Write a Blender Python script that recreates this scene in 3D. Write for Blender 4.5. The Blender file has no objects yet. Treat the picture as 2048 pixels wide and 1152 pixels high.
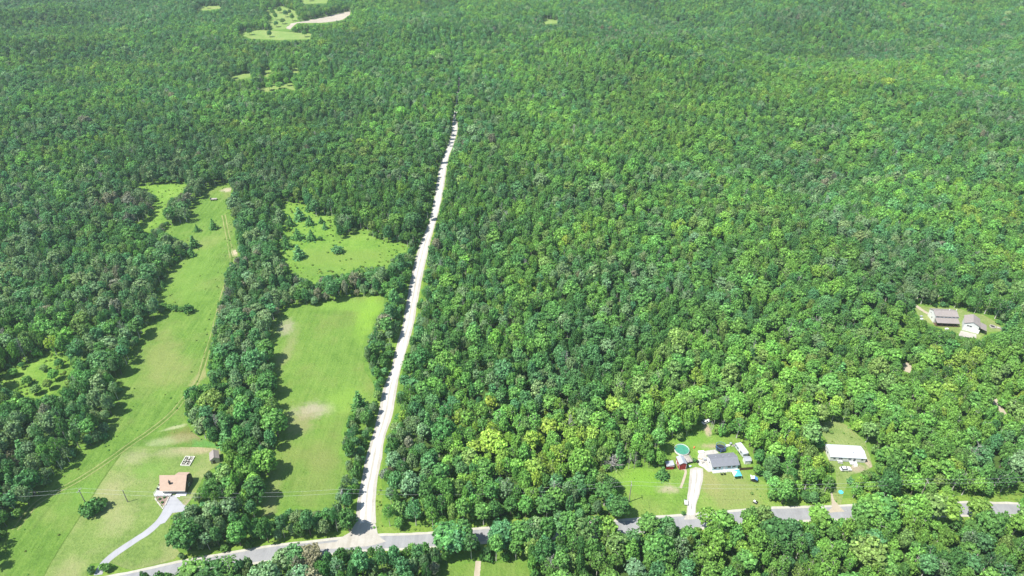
import bpy, math, random
import numpy as np
from mathutils import Vector, noise as mnoise

# ------------------------------------------------------------------ camera, sky, sun, exposure
SC = bpy.context.scene
COL = SC.collection
R = math.radians
CAM_H = 205.0
PITCH = R(32.65)
FPX = 1366.0                                   # focal length in pixels of the 2048 px photograph
cam_d = bpy.data.cameras.new('camera'); cam = bpy.data.objects.new('camera', cam_d); COL.objects.link(cam)
cam.location = (0, 0, CAM_H); cam.rotation_euler = (R(90) - PITCH, 0, 0)
cam_d.sensor_width = 36.0; cam_d.lens = FPX / 2048 * 36.0
cam_d.clip_start = 1.0; cam_d.clip_end = 9000
SC.camera = cam

HAZE = .00010                                  # density of the summer haze
SUN_EL = R(60); SUN_AZ = R(23)                  # light travels towards +x, slightly towards +y
world = bpy.data.worlds.new('World'); SC.world = world; world.use_nodes = True
wn = world.node_tree.nodes; wl = world.node_tree.links
sky = wn.new('ShaderNodeTexSky'); sky.sky_type = 'NISHITA'; sky.sun_disc = False
sky.sun_elevation = SUN_EL; sky.sun_rotation = R(270) - SUN_AZ
sky.air_density = 1.0; sky.dust_density = 0.6; sky.altitude = 300
wn['Background'].inputs['Strength'].default_value = 0.12
wl.new(sky.outputs[0], wn['Background'].inputs['Color'])
sd = bpy.data.lights.new('sun', 'SUN'); so = bpy.data.objects.new('sun', sd); COL.objects.link(so)
sd.energy = 4.6; sd.angle = R(0.53); sd.color = (1.0, 0.965, 0.90)
ldir = Vector((math.cos(SUN_EL) * math.cos(SUN_AZ), math.cos(SUN_EL) * math.sin(SUN_AZ), -math.sin(SUN_EL)))
so.rotation_euler = ldir.to_track_quat('-Z', 'Y').to_euler(); so.location = (-200, -50, 400)
vs = SC.view_settings
SC.display_settings.display_device = 'sRGB'
vs.view_transform = 'Standard'; vs.look = 'None'; vs.gamma = 1.0; vs.use_curve_mapping = False
vs.exposure = 0.85
SC.cycles.max_bounces = 6; SC.cycles.diffuse_bounces = 3; SC.cycles.transmission_bounces = 3
SC.cycles.volume_bounces = 1; SC.cycles.transparent_max_bounces = 6

rng = np.random.default_rng(11)
random.seed(5)

# ------------------------------------------------------------------ ground survey
def G(px, py):
    """ground point (z=0) of a survey mark given as a photo pixel"""
    u = (px - 1024) / FPX; v = -(py - 576) / FPX
    d = (u, math.cos(PITCH) + v * math.sin(PITCH), -math.sin(PITCH) + v * math.cos(PITCH))
    t = CAM_H / -d[2]
    return (d[0] * t, d[1] * t)
def GP(pts): return [G(*p) for p in pts]

# ------------------------------------------------------------------ mesh helpers
def tag(o, label=None, cat=None, group=None, kind=None):
    if label: o['label'] = label
    if cat: o['category'] = cat
    if group: o['group'] = group
    if kind: o['kind'] = kind
    return o
def make_mesh(name, V, F, mats, MI=None, smooth=False):
    me = bpy.data.meshes.new(name)
    me.from_pydata([tuple(v) for v in V], [], [tuple(f) for f in F])
    for m in (mats if isinstance(mats, (list, tuple)) else [mats]): me.materials.append(m)
    if MI is not None: me.polygons.foreach_set('material_index', MI)
    if smooth: me.polygons.foreach_set('use_smooth', [True] * len(me.polygons))
    me.update()
    return me
def link(name, me, parent=None):
    o = bpy.data.objects.new(name, me); COL.objects.link(o)
    if parent is not None: o.parent = parent
    return o
def thing(name, label, cat, loc=(0, 0, 0), rz=0, group=None):
    o = bpy.data.objects.new(name, None); COL.objects.link(o)
    o.empty_display_size = 1; o.location = loc; o.rotation_euler = (0, 0, rz)
    return tag(o, label, cat, group)
class MB:
    def __init__(s): s.v = []; s.f = []
    def poly(s, pts):
        n = len(s.v); s.v += [tuple(p) for p in pts]; s.f.append(tuple(range(n, n + len(pts)))); return s
    def box(s, x0, x1, y0, y1, z0, z1):
        n = len(s.v)
        s.v += [(x0, y0, z0), (x1, y0, z0), (x1, y1, z0), (x0, y1, z0), (x0, y0, z1), (x1, y0, z1), (x1, y1, z1), (x0, y1, z1)]
        s.f += [tuple(n + i for i in f) for f in ((0, 3, 2, 1), (4, 5, 6, 7), (0, 1, 5, 4), (1, 2, 6, 5), (2, 3, 7, 6), (3, 0, 4, 7))]
        return s
    def prism(s, pts, dz):                       # pts: 3D polygon, dz: extrusion vector
        n = len(s.v); k = len(pts); dz = Vector(dz)
        s.v += [tuple(p) for p in pts] + [tuple(Vector(p) + dz) for p in pts]
        s.f.append(tuple(range(n + k - 1, n - 1, -1))); s.f.append(tuple(range(n + k, n + 2 * k)))
        for i in range(k):
            j = (i + 1) % k; s.f.append((n + i, n + j, n + k + j, n + k + i))
        return s
    def tube(s, pts, rads, seg=6, cap=True):
        n0 = len(s.v); pts = [Vector(p) for p in pts]
        if not isinstance(rads, (list, tuple)): rads = [rads] * len(pts)
        for i, p in enumerate(pts):
            d = (pts[min(i + 1, len(pts) - 1)] - pts[max(i - 1, 0)]).normalized()
            a = d.orthogonal().normalized() if abs(d.z) > .9 else d.cross(Vector((0, 0, 1))).normalized()
            b = d.cross(a)
            for k in range(seg):
                t = 2 * math.pi * k / seg
                s.v.append(tuple(p + (a * math.cos(t) + b * math.sin(t)) * rads[i]))
        for i in range(len(pts) - 1):
            for k in range(seg):
                k2 = (k + 1) % seg; q = n0 + i * seg
                s.f.append((q + k, q + k2, q + seg + k2, q + seg + k))
        if cap:
            s.f.append(tuple(n0 + k for k in range(seg))[::-1]); q = n0 + (len(pts) - 1) * seg
            s.f.append(tuple(q + k for k in range(seg)))
        return s
    def ring(s, c, r0, r1, z0, z1, seg=32):
        n = len(s.v)
        for (r, z) in ((r0, z0), (r1, z0), (r1, z1), (r0, z1)):
            for k in range(seg):
                t = 2 * math.pi * k / seg; s.v.append((c[0] + r * math.cos(t), c[1] + r * math.sin(t), z))
        for q in range(4):
            q2 = (q + 1) % 4
            for k in range(seg):
                k2 = (k + 1) % seg
                s.f.append((n + q * seg + k, n + q * seg + k2, n + q2 * seg + k2, n + q2 * seg + k))
        return s
    def disc(s, c, r, z, seg=32):
        return s.poly([(c[0] + r * math.cos(2 * math.pi * k / seg), c[1] + r * math.sin(2 * math.pi * k / seg), z) for k in range(seg)])
    def build(s, name, mat, parent=None, smooth=False):
        return link(name, make_mesh(name, s.v, s.f, mat, None, smooth), parent)

# ------------------------------------------------------------------ materials
def nodes(name):
    m = bpy.data.materials.new(name); m.use_nodes = True
    nt = m.node_tree; b = nt.nodes['Principled BSDF']
    return m, nt, b
def ramp(nt, stops, interp='LINEAR'):
    r = nt.nodes.new('ShaderNodeValToRGB'); r.color_ramp.interpolation = interp
    e = r.color_ramp.elements
    while len(e) < len(stops): e.new(0.5)
    for i, (p, c) in enumerate(stops):
        e[i].position = p; e[i].color = (*c, 1) if len(c) == 3 else c
    return r
def mixc(nt, fac, a, b, mode='MIX'):
    m = nt.nodes.new('ShaderNodeMix'); m.data_type = 'RGBA'; m.blend_type = mode
    for s, v in ((m.inputs[0], fac), (m.inputs[6], a), (m.inputs[7], b)):
        if isinstance(v, bpy.types.NodeSocket): nt.links.new(v, s)
        elif isinstance(v, (int, float)): s.default_value = v
        else: s.default_value = (*v, 1) if len(v) == 3 else v
    return m.outputs[2]
def math_(nt, op, a, b=0.0, c=None, clamp=False):
    m = nt.nodes.new('ShaderNodeMath'); m.operation = op; m.use_clamp = clamp
    for s, v in zip(m.inputs, (a, b, c)):
        if v is None: continue
        if isinstance(v, bpy.types.NodeSocket): nt.links.new(v, s)
        else: s.default_value = v
    return m.outputs[0]
def noise_(nt, scale, detail=3, rough=.55, dist=0, vec=None, sx=None):
    n = nt.nodes.new('ShaderNodeTexNoise'); n.inputs['Scale'].default_value = scale
    n.inputs['Detail'].default_value = detail; n.inputs['Roughness'].default_value = rough; n.inputs['Distortion'].default_value = dist
    if vec is None:
        vec = nt.nodes.new('ShaderNodeNewGeometry').outputs['Position']
    if sx:
        mp = nt.nodes.new('ShaderNodeMapping'); mp.inputs['Scale'].default_value = sx[0]; mp.inputs['Rotation'].default_value = (0, 0, sx[1])
        nt.links.new(vec, mp.inputs['Vector']); vec = mp.outputs[0]
    nt.links.new(vec, n.inputs['Vector'])
    return n.outputs['Fac']
def plain(name, col, rough=.7, var=.12, scale=3.0, metal=0.0, bump=0.0, spec=.3):
    m, nt, b = nodes(name)
    n = noise_(nt, scale, 4); n2 = noise_(nt, scale * .18, 3)
    f = math_(nt, 'ADD', n, n2); f = math_(nt, 'MULTIPLY', f, .5)
    d = tuple(max(0, c * (1 - 2.2 * var)) for c in col); l = tuple(min(.95, c * (1 + 1.6 * var)) for c in col)
    r = ramp(nt, [(.3, d), (.7, l)]); nt.links.new(f, r.inputs[0]); nt.links.new(r.outputs[0], b.inputs['Base Color'])
    b.inputs['Roughness'].default_value = rough; b.inputs['Metallic'].default_value = metal
    b.inputs['Specular IOR Level'].default_value = spec
    if bump:
        bp = nt.nodes.new('ShaderNodeBump'); bp.inputs['Strength'].default_value = bump; bp.inputs['Distance'].default_value = .1
        nt.links.new(n, bp.inputs['Height']); nt.links.new(bp.outputs[0], b.inputs['Normal'])
    return m
def lines_mat(name, col, period, axis=2, dark=.75, rough=.6, var=.08):
    """siding, shingle or metal sheets: fine lines across one local axis"""
    m, nt, b = nodes(name)
    tc = nt.nodes.new('ShaderNodeTexCoord'); sp = nt.nodes.new('ShaderNodeSeparateXYZ'); nt.links.new(tc.outputs['Object'], sp.inputs[0])
    w = math_(nt, 'FRACT', math_(nt, 'DIVIDE', sp.outputs[axis], period))
    l = math_(nt, 'LESS_THAN', w, .16)
    n = noise_(nt, .9, 5, vec=tc.outputs['Object']); n2 = noise_(nt, 6, 3, vec=tc.outputs['Object'])
    f = math_(nt, 'ADD', math_(nt, 'MULTIPLY', n, .6), math_(nt, 'MULTIPLY', n2, .4))
    r = ramp(nt, [(.3, tuple(c * (1 - 2 * var) for c in col)), (.7, tuple(min(.9, c * (1 + 1.5 * var)) for c in col))]); nt.links.new(f, r.inputs[0])
    c = mixc(nt, l, r.outputs[0], tuple(c * dark for c in col)); nt.links.new(c, b.inputs['Base Color'])
    b.inputs['Roughness'].default_value = rough; b.inputs['Specular IOR Level'].default_value = .25
    bp = nt.nodes.new('ShaderNodeBump'); bp.inputs['Strength'].default_value = .3; bp.inputs['Distance'].default_value = .03
    nt.links.new(w, bp.inputs['Height']); nt.links.new(bp.outputs[0], b.inputs['Normal'])
    return m
def blob_mask(nt, cx, cy, rx, ry, rot=0, wob=1.1, soft=.8):
    g = nt.nodes.new('ShaderNodeNewGeometry')
    mp = nt.nodes.new('ShaderNodeMapping'); mp.vector_type = 'TEXTURE'
    mp.inputs['Location'].default_value = (cx, cy, 0); mp.inputs['Rotation'].default_value = (0, 0, rot); mp.inputs['Scale'].default_value = (rx, ry, 1000)
    nt.links.new(g.outputs['Position'], mp.inputs['Vector'])
    ln = nt.nodes.new('ShaderNodeVectorMath'); ln.operation = 'LENGTH'; nt.links.new(mp.outputs[0], ln.inputs[0])
    n = noise_(nt, 2.2 / max(rx, ry), 7, .72)
    d = math_(nt, 'ADD', ln.outputs['Value'], math_(nt, 'MULTIPLY', math_(nt, 'SUBTRACT', n, .5), wob * 2))
    mr = nt.nodes.new('ShaderNodeMapRange'); mr.interpolation_type = 'SMOOTHSTEP'
    mr.inputs['From Min'].default_value = 1 - soft; mr.inputs['From Max'].default_value = 1 + soft * .4
    mr.inputs['To Min'].default_value = 1; mr.inputs['To Max'].default_value = 0
    nt.links.new(d, mr.inputs['Value'])
    return mr.outputs[0]
def grass_mat(name, dark, mid, light, dry=(.27, .27, .10), dryness=.35, patches=(), streak=None):
    m, nt, b = nodes(name)
    a = noise_(nt, .028, 5, .65); c2 = noise_(nt, .17, 7, .72); c3 = noise_(nt, 1.0, 5, .75)
    f = math_(nt, 'ADD', math_(nt, 'MULTIPLY', a, .30), math_(nt, 'ADD', math_(nt, 'MULTIPLY', c2, .34), math_(nt, 'MULTIPLY', c3, .36)))
    if streak is not None:
        s = noise_(nt, .62, 4, .68, sx=((1, .06, 1), streak)); f = math_(nt, 'ADD', math_(nt, 'MULTIPLY', f, .74), math_(nt, 'MULTIPLY', s, .26))
    r = ramp(nt, [(.40, dark), (.5, mid), (.60, light)]); nt.links.new(f, r.inputs[0])
    d = noise_(nt, .045, 6, .62, vec=None, sx=((1, 1, 1), .7)); dm = nt.nodes.new('ShaderNodeMapRange')
    dm.inputs['From Min'].default_value = .48; dm.inputs['From Max'].default_value = .68; dm.inputs['To Max'].default_value = dryness
    nt.links.new(d, dm.inputs['Value'])
    col = mixc(nt, dm.outputs[0], r.outputs[0], dry)
    for (px, py, rx, ry, rot, pc, st) in patches:
        k = blob_mask(nt, *G(px, py), rx, ry, rot)
        n = noise_(nt, .9, 3, .7); k = math_(nt, 'MULTIPLY', k, math_(nt, 'MULTIPLY_ADD', n, 1.0, .5), clamp=True)
        col = mixc(nt, math_(nt, 'MULTIPLY', k, st, clamp=True), col, pc)
    nt.links.new(col, b.inputs['Base Color']); b.inputs['Roughness'].default_value = .95; b.inputs['Specular IOR Level'].default_value = .1
    bp = nt.nodes.new('ShaderNodeBump'); bp.inputs['Strength'].default_value = 1.0; bp.inputs['Distance'].default_value = .6
    nt.links.new(math_(nt, 'ADD', c3, c2), bp.inputs['Height']); nt.links.new(bp.outputs[0], b.inputs['Normal'])
    return m
def leaf_mat(name):
    m, nt, b = nodes(name)
    at = nt.nodes.new('ShaderNodeAttribute'); at.attribute_type = 'INSTANCER'; at.attribute_name = 'tint'
    tc = nt.nodes.new('ShaderNodeTexCoord')
    n = noise_(nt, .9, 3, .6, vec=tc.outputs['Object'])
    wn_ = nt.nodes.new('ShaderNodeTexWhiteNoise'); g = nt.nodes.new('ShaderNodeNewGeometry')
    nt.links.new(g.outputs['Random Per Island'], wn_.inputs['Vector'])
    k = math_(nt, 'ADD', math_(nt, 'MULTIPLY_ADD', n, .9, .12), math_(nt, 'MULTIPLY', math_(nt, 'POWER', wn_.outputs['Value'], 1.6), 1.15))
    vm = nt.nodes.new('ShaderNodeVectorMath'); vm.operation = 'SCALE'; nt.links.new(at.outputs['Color'], vm.inputs[0]); nt.links.new(k, vm.inputs['Scale'])
    nt.links.new(vm.outputs[0], b.inputs['Base Color'])
    b.inputs['Roughness'].default_value = .55; b.inputs['Specular IOR Level'].default_value = .22
    tr = nt.nodes.new('ShaderNodeBsdfTranslucent')
    v2 = nt.nodes.new('ShaderNodeVectorMath'); v2.operation = 'MULTIPLY'; nt.links.new(vm.outputs[0], v2.inputs[0]); v2.inputs[1].default_value = (1.5, 1.6, .6)
    nt.links.new(v2.outputs[0], tr.inputs['Color'])
    mx = nt.nodes.new('ShaderNodeMixShader'); mx.inputs[0].default_value = .28
    nt.links.new(b.outputs[0], mx.inputs[1]); nt.links.new(tr.outputs[0], mx.inputs[2])
    nt.links.new(mx.outputs[0], nt.nodes['Material Output'].inputs['Surface'])
    return m
M = {}
M['leaf'] = leaf_mat('foliage')
M['bark'] = plain('bark', (.16, .14, .115), .9, .25, 4)
M['pale_bark'] = plain('pale_bark', (.55, .52, .47), .8, .15, 5)
M['dead_wood'] = plain('dead_wood', (.42, .39, .35), .85, .15, 5)
M['grey_twigs'] = plain('grey_twigs', (.30, .27, .26), .9, .2, 3)
M['white_siding'] = lines_mat('white_siding', (.70, .70, .68), .2, 2, .86)
M['aqua_siding'] = lines_mat('aqua_siding', (.50, .68, .70), .2, 2, .86)
M['dark_siding'] = lines_mat('dark_siding', (.10, .085, .07), .2, 2, .8)
M['tan_siding'] = lines_mat('tan_siding', (.55, .47, .36), .2, 2, .85)
M['red_boards'] = lines_mat('red_boards', (.36, .035, .035), .3, 0, .7)
M['tan_shingle'] = lines_mat('tan_shingle', (.38, .275, .205), .3, 1, .93, .85)
M['grey_shingle'] = lines_mat('grey_shingle', (.19, .195, .215), .3, 1, .86, .85)
M['mauve_shingle'] = lines_mat('mauve_shingle', (.275, .24, .22), .3, 1, .88, .85)
M['grey_metal'] = lines_mat('grey_metal', (.36, .38, .41), .4, 0, .8, .45)
M['white_metal'] = lines_mat('white_metal', (.50, .52, .54), .5, 0, .92, .4, .05)
M['white_paint'] = plain('white_paint', (.78, .78, .76), .5, .05, 2)
M['cream_paint'] = plain('cream_paint', (.70, .68, .60), .5, .06, 2)
M['black_paint'] = plain('black_paint', (.03, .03, .033), .5, .1, 2)
M['blue_fabric'] = plain('blue_fabric', (.12, .30, .62), .7, .1, 2)
M['cyan_fabric'] = plain('cyan_fabric', (.10, .58, .70), .7, .06, 2)
M['navy_net'] = plain('navy_net', (.03, .05, .11), .8, .15, 3)
M['orange_plastic'] = plain('orange_plastic', (.60, .16, .06), .6, .1, 2)
M['deck_wood'] = lines_mat('deck_wood', (.40, .39, .37), .16, 0, .7)
M['pale_deck'] = lines_mat('pale_deck', (.62, .62, .60), .16, 0, .8)
M['brown_wood'] = lines_mat('brown_wood', (.12, .08, .05), .15, 0, .6)
M['grey_wood'] = plain('grey_wood', (.36, .33, .29), .9, .2, 3)
M['pole_wood'] = plain('pole_wood', (.30, .26, .22), .9, .15, 3)
M['mulch'] = plain('mulch', (.26, .19, .15), .95, .25, 2, bump=.5)
M['soil'] = plain('soil', (.07, .05, .035), .95, .25, 2, bump=.5)
M['stone'] = plain('stone', (.52, .49, .42), .9, .15, 3, bump=.4)
M['rubber'] = plain('rubber', (.02, .02, .02), .8, .1, 4)
M['wire'] = plain('wire', (.45, .46, .47), .4, .02, 1)
def glass_mat():
    m, nt, b = nodes('window_glass'); b.inputs['Base Color'].default_value = (.03, .04, .05, 1); b.inputs['Roughness'].default_value = .08
    return m
M['glass'] = glass_mat()
def water_mat():
    m, nt, b = nodes('pool_water'); n = noise_(nt, 1.1, 3)
    r = ramp(nt, [(.3, (.045, .21, .13)), (.7, (.075, .28, .19))]); nt.links.new(n, r.inputs[0]); nt.links.new(r.outputs[0], b.inputs['Base Color'])
    b.inputs['Roughness'].default_value = .12
    bp = nt.nodes.new('ShaderNodeBump'); bp.inputs['Strength'].default_value = .1; nt.links.new(noise_(nt, 4, 2), bp.inputs['Height']); nt.links.new(bp.outputs[0], b.inputs['Normal'])
    return m
M['water'] = water_mat()
def gravel_mat(name, a, c, rut_dir=None):
    m, nt, b = nodes(name)
    n = noise_(nt, .25, 5, .6); n2 = noise_(nt, 2.4, 4, .7); s = noise_(nt, .6, 3, .6, sx=((1, .05, 1), rut_dir or 0))
    f = math_(nt, 'ADD', math_(nt, 'MULTIPLY', n, .35), math_(nt, 'ADD', math_(nt, 'MULTIPLY', n2, .25), math_(nt, 'MULTIPLY', s, .4)))
    r = ramp(nt, [(.32, a), (.62, c)]); nt.links.new(f, r.inputs[0]); nt.links.new(r.outputs[0], b.inputs['Base Color'])
    b.inputs['Roughness'].default_value = .95; b.inputs['Specular IOR Level'].default_value = .1
    bp = nt.nodes.new('ShaderNodeBump'); bp.inputs['Strength'].default_value = .3; bp.inputs['Distance'].default_value = .05
    nt.links.new(n2, bp.inputs['Height']); nt.links.new(bp.outputs[0], b.inputs['Normal'])
    return m
def floor_mat():
    m, nt, b = nodes('forest_floor')
    n = noise_(nt, .12, 5, .6); n2 = noise_(nt, .9, 5, .7)
    f = math_(nt, 'ADD', math_(nt, 'MULTIPLY', n, .5), math_(nt, 'MULTIPLY', n2, .5))
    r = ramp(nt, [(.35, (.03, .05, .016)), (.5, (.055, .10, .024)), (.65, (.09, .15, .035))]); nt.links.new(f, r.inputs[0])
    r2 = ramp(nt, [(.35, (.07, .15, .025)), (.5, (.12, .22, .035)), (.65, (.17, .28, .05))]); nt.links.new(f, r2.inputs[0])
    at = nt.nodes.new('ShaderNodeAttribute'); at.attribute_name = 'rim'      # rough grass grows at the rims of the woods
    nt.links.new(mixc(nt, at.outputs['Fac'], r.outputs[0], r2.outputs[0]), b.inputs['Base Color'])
    b.inputs['Roughness'].default_value = 1; b.inputs['Specular IOR Level'].default_value = .05
    bp = nt.nodes.new('ShaderNodeBump'); bp.inputs['Strength'].default_value = 1; bp.inputs['Distance'].default_value = .6
    nt.links.new(f, bp.inputs['Height']); nt.links.new(bp.outputs[0], b.inputs['Normal'])
    return m
M['floor'] = floor_mat()

# ------------------------------------------------------------------ outlines of the open ground (survey marks)
P_LEFT = [(447,366),(463,374),(462,392),(446,402),(452,418),(464,432),(467,460),(470,490),(478,513),(462,520),(450,540),(446,580),(438,600),(428,640),(417,700),(412,740),(418,768),(395,768),(365,775),(366,800),(368,830),(378,855),(395,874),(425,885),(444,902),(446,925),(428,934),(412,946),(404,960),(392,985),(378,1004),(362,1022),(341,1032),(338,1060),(342,1085),(360,1106),(350,1118),(300,1132),(262,1140),(215,1125),(180,1128),(172,1152),(160,1220),(-60,1240),(-60,1150),(-5,1140),(0,1114),(5,1082),(26,1045),(47,1032),(61,1008),(71,998),(100,962),(129,937),(148,911),(185,890),(214,881),(219,852),(227,826),(245,778),(232,764),(253,736),(264,723),(269,707),(280,691),(293,654),(311,636),(325,628),(338,624),(318,606),(317,584),(326,572),(336,547),(350,530),(368,514),(386,505),(378,486),(350,474),(328,462),(340,452),(362,448),(382,441),(379,418),(402,397),(414,383),(430,372)]
P_NOOK = [(265,374),(330,368),(376,369),(358,388),(335,398),(328,437),(318,452),(288,462),(273,447),(309,430),(308,408),(317,394),(290,378)]
P_UPPER = [(564,403),(608,409),(628,430),(666,433),(672,482),(700,468),(710,457),(734,459),(746,474),(778,485),(816,490),(812,503),(784,513),(775,532),(719,535),(690,547),(646,546),(630,567),(605,552),(581,541),(573,524),(556,494),(566,475),(572,430)]
P_MID = [(563,622),(587,612),(621,612),(658,604),(685,596),(727,592),(767,593),(769,614),(758,625),(748,646),(745,667),(730,672),(727,696),(730,744),(745,760),(748,786),(737,812),(708,812),(695,833),(690,844),(682,865),(686,876),(675,908),(690,929),(688,950),(672,977),(667,1008),(651,1019),(619,1019),(593,1011),(566,1019),(540,1032),(512,1030),(518,1005),(530,980),(538,950),(540,920),(556,895),(553,875),(570,858),(572,835),(562,815),(553,790),(555,760),(550,725),(541,700),(540,670),(545,645)]
P_HOME = [(1405,839),(1422,849),(1424,870),(1472,877),(1489,881),(1505,910),(1505,935),(1512,954),(1535,967),(1535,988),(1543,1001),(1562,1013),(1560,1024),(1480,1031),(1390,1036),(1300,1042),(1262,1048),(1268,1020),(1262,1000),(1247,985),(1243,965),(1224,954),(1224,935),(1241,927),(1268,934),(1314,938),(1319,954),(1335,954),(1326,936),(1331,919),(1344,914),(1333,902),(1337,885),(1346,877),(1371,872),(1401,856)]
P_MOBILE = [(1639,845),(1674,841),(1693,851),(1712,866),(1731,885),(1740,912),(1744,933),(1727,944),(1702,950),(1697,965),(1687,988),(1681,1007),(1690,1018),(1660,1021),(1662,992),(1674,969),(1672,938),(1655,921),(1643,896),(1655,883),(1639,862)]
P_HILL = [(1829,610),(1859,614),(1917,616),(1945,628),(1965,629),(1991,644),(2013,663),(1976,664),(1958,678),(1945,674),(1919,668),(1895,659),(1872,652),(1852,644),(1836,629)]
P_WET = [(4,748),(30,732),(60,722),(100,706),(136,716),(140,745),(128,768),(108,788),(70,796),(30,782),(8,765)]
P_FAR = [[(472,66),(513,60),(560,62),(623,68),(620,78),(562,80),(500,77)],
         [(530,22),(560,12),(590,22),(596,42),(580,46),(570,58),(545,60),(536,44),(548,36)],
         [(601,-4),(656,-4),(654,6),(607,8)], [(1085,38),(1113,40),(1116,46),(1090,48)],
         [(460,152),(501,146),(501,154),(470,160)], [(525,141),(545,140),(537,154),(527,152)], [(582,136),(597,135),(595,146),(584,145)],
         [(515,180),(548,170),(584,164),(591,182),(570,176),(535,184)], [(390,28),(400,14),(412,12),(440,12),(440,17),(400,22)]]
P_SAND = [(572,57),(581,47),(634,37),(703,21),(700,29),(687,39),(654,45),(595,46),(580,59)]
P_SOUTH = [(872,1152),(880,1136),(957,1124),(1010,1124),(1054,1127),(1060,1152),(1062,1200),(868,1200)]
P_EAST = [(1942,997),(1990,992),(2060,984),(2120,980),(2120,1010),(2048,1012),(1990,1010),(1942,1011)]
P_WEDGE = [(750,955),(764,955),(766,1000),(762,1040),(772,1060),(866,1056),(866,1066),(800,1070),(748,1072),(746,1020)]
P_TRACK_E = [(1978,786),(1985,786),(2008,822),(2000,824)]
ROAD_C = [(-60,1212),(150,1180),(270,1158),(350,1140),(450,1122),(540,1107),(620,1098),(735,1086),(817,1083),(905,1077),(975,1070),(1100,1062),(1240,1055),(1310,1048),(1390,1043),(1457,1037),(1540,1030),(1606,1028),(1665,1026),(1800,1020),(1907,1018),(1984,1019),(2060,1021),(2200,1030)]
GRAVEL = [(712,752,1046),(715,751,1001),(724,756,955),(732,764,916),(743,769,878),(756,785,830),(766,793,780),(782,801,740),(791,813,700),(805,827,650),(814,836,600),(824,847,545),(839,859,490),(856,870,450),(864,878,420),(871,887,380),(878,893,340),(888,899,310),(896,907,290),(903,915,262),(905,915,240),(908,914,228),(912,918,205),(914,920,180),(917,922,150)]
gravel_poly = [(l, y) for l, r, y in GRAVEL] + [(r, y) for l, r, y in GRAVEL[::-1]]
gravel_vis = [(l, y) for l, r, y in GRAVEL[:-4]] + [(r, y) for l, r, y in GRAVEL[:-4][::-1]]
gravel_apron = [(712,1046),(700,1066),(672,1083),(600,1094),(560,1101),(560,1104),(620,1101),(735,1092),(772,1084),(756,1070),(750,1046)]

def offset_line(pts, w):
    """ribbon polygon around a polyline given in world metres"""
    L, Rr = [], []
    for i, p in enumerate(pts):
        a = Vector(pts[max(i - 1, 0)]); c = Vector(pts[min(i + 1, len(pts) - 1)]); d = (c - a).normalized(); n = Vector((-d.y, d.x)) * w / 2
        L.append(tuple(Vector(p) + n)); Rr.append(tuple(Vector(p) - n))
    return L, Rr
def smooth_line(pts, n=6):
    out = []
    for i in range(len(pts) - 1):
        p0, p1, p2, p3 = (np.array(pts[max(i - 1, 0)]), np.array(pts[i]), np.array(pts[i + 1]), np.array(pts[min(i + 2, len(pts) - 1)]))
        for k in range(n):
            t = k / n
            out.append(tuple(.5 * ((2 * p1) + (-p0 + p2) * t + (2 * p0 - 5 * p1 + 4 * p2 - p3) * t * t + (-p0 + 3 * p1 - 3 * p2 + p3) * t ** 3)))
    out.append(tuple(pts[-1])); return out
def ribbon(name, pts, w, z, mat, parent=None, jitter=0.0):
    L, Rr = offset_line(pts, w); V = []; F = []
    for i, (a, c) in enumerate(zip(L, Rr)):
        j = (mnoise.noise((i * .7, 3.1, w)) * jitter, mnoise.noise((i * .7, 9.1, w)) * jitter)
        V += [(a[0] + j[0], a[1] + j[0], z), (c[0] + j[1], c[1] + j[1], z)]
        if i: q = 2 * i; F.append((q - 2, q, q + 1, q - 1))
    me = make_mesh(name, V, F, mat)
    return link(name, me, parent)
def ragged(poly, amp, step=3.0):
    """world polygon with small irregular bends along its edge"""
    out = []; n = len(poly)
    for i in range(n):
        a = np.array(poly[i]); c = np.array(poly[(i + 1) % n]); L = np.linalg.norm(c - a); k = max(1, int(L / step))
        for q in range(k):
            p = a + (c - a) * q / k
            s = mnoise.noise((p[0] * .23, p[1] * .23, 1.7)); s2 = mnoise.noise((p[0] * .23, p[1] * .23, 8.7))
            out.append((p[0] + s * amp, p[1] + s2 * amp))
    return out
def sheet(name, poly, z, mat, kind='structure', amp=0.0, step=3.0, parent=None):
    import bmesh
    pts = ragged(poly, amp, step) if amp else poly
    bm = bmesh.new(); vs_ = [bm.verts.new((x, y, z)) for x, y in pts]
    es = [bm.edges.new((vs_[i], vs_[(i + 1) % len(vs_)])) for i in range(len(vs_))]
    bmesh.ops.triangle_fill(bm, use_beauty=True, edges=es)
    for f in bm.faces:
        if f.normal.z < 0: f.normal_flip()
    me = bpy.data.meshes.new(name); bm.to_mesh(me); bm.free(); me.materials.append(mat)
    o = link(name, me, parent)
    if kind: o['kind'] = kind
    return o

W = {k: GP(v) for k, v in dict(left=P_LEFT, nook=P_NOOK, upper=P_UPPER, mid=P_MID, spot=[(1806,728),(1818,724),(1824,735),(1820,746),(1808,742)], home=P_HOME, mobile=P_MOBILE, hill=P_HILL, wet=P_WET, sand=P_SAND, south=P_SOUTH, east=P_EAST, wedge=P_WEDGE, track=P_TRACK_E).items()}
W_FAR = [GP(p) for p in P_FAR]
road_w = smooth_line(GP(ROAD_C), 5)
gravel_w = GP(gravel_poly)

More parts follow.
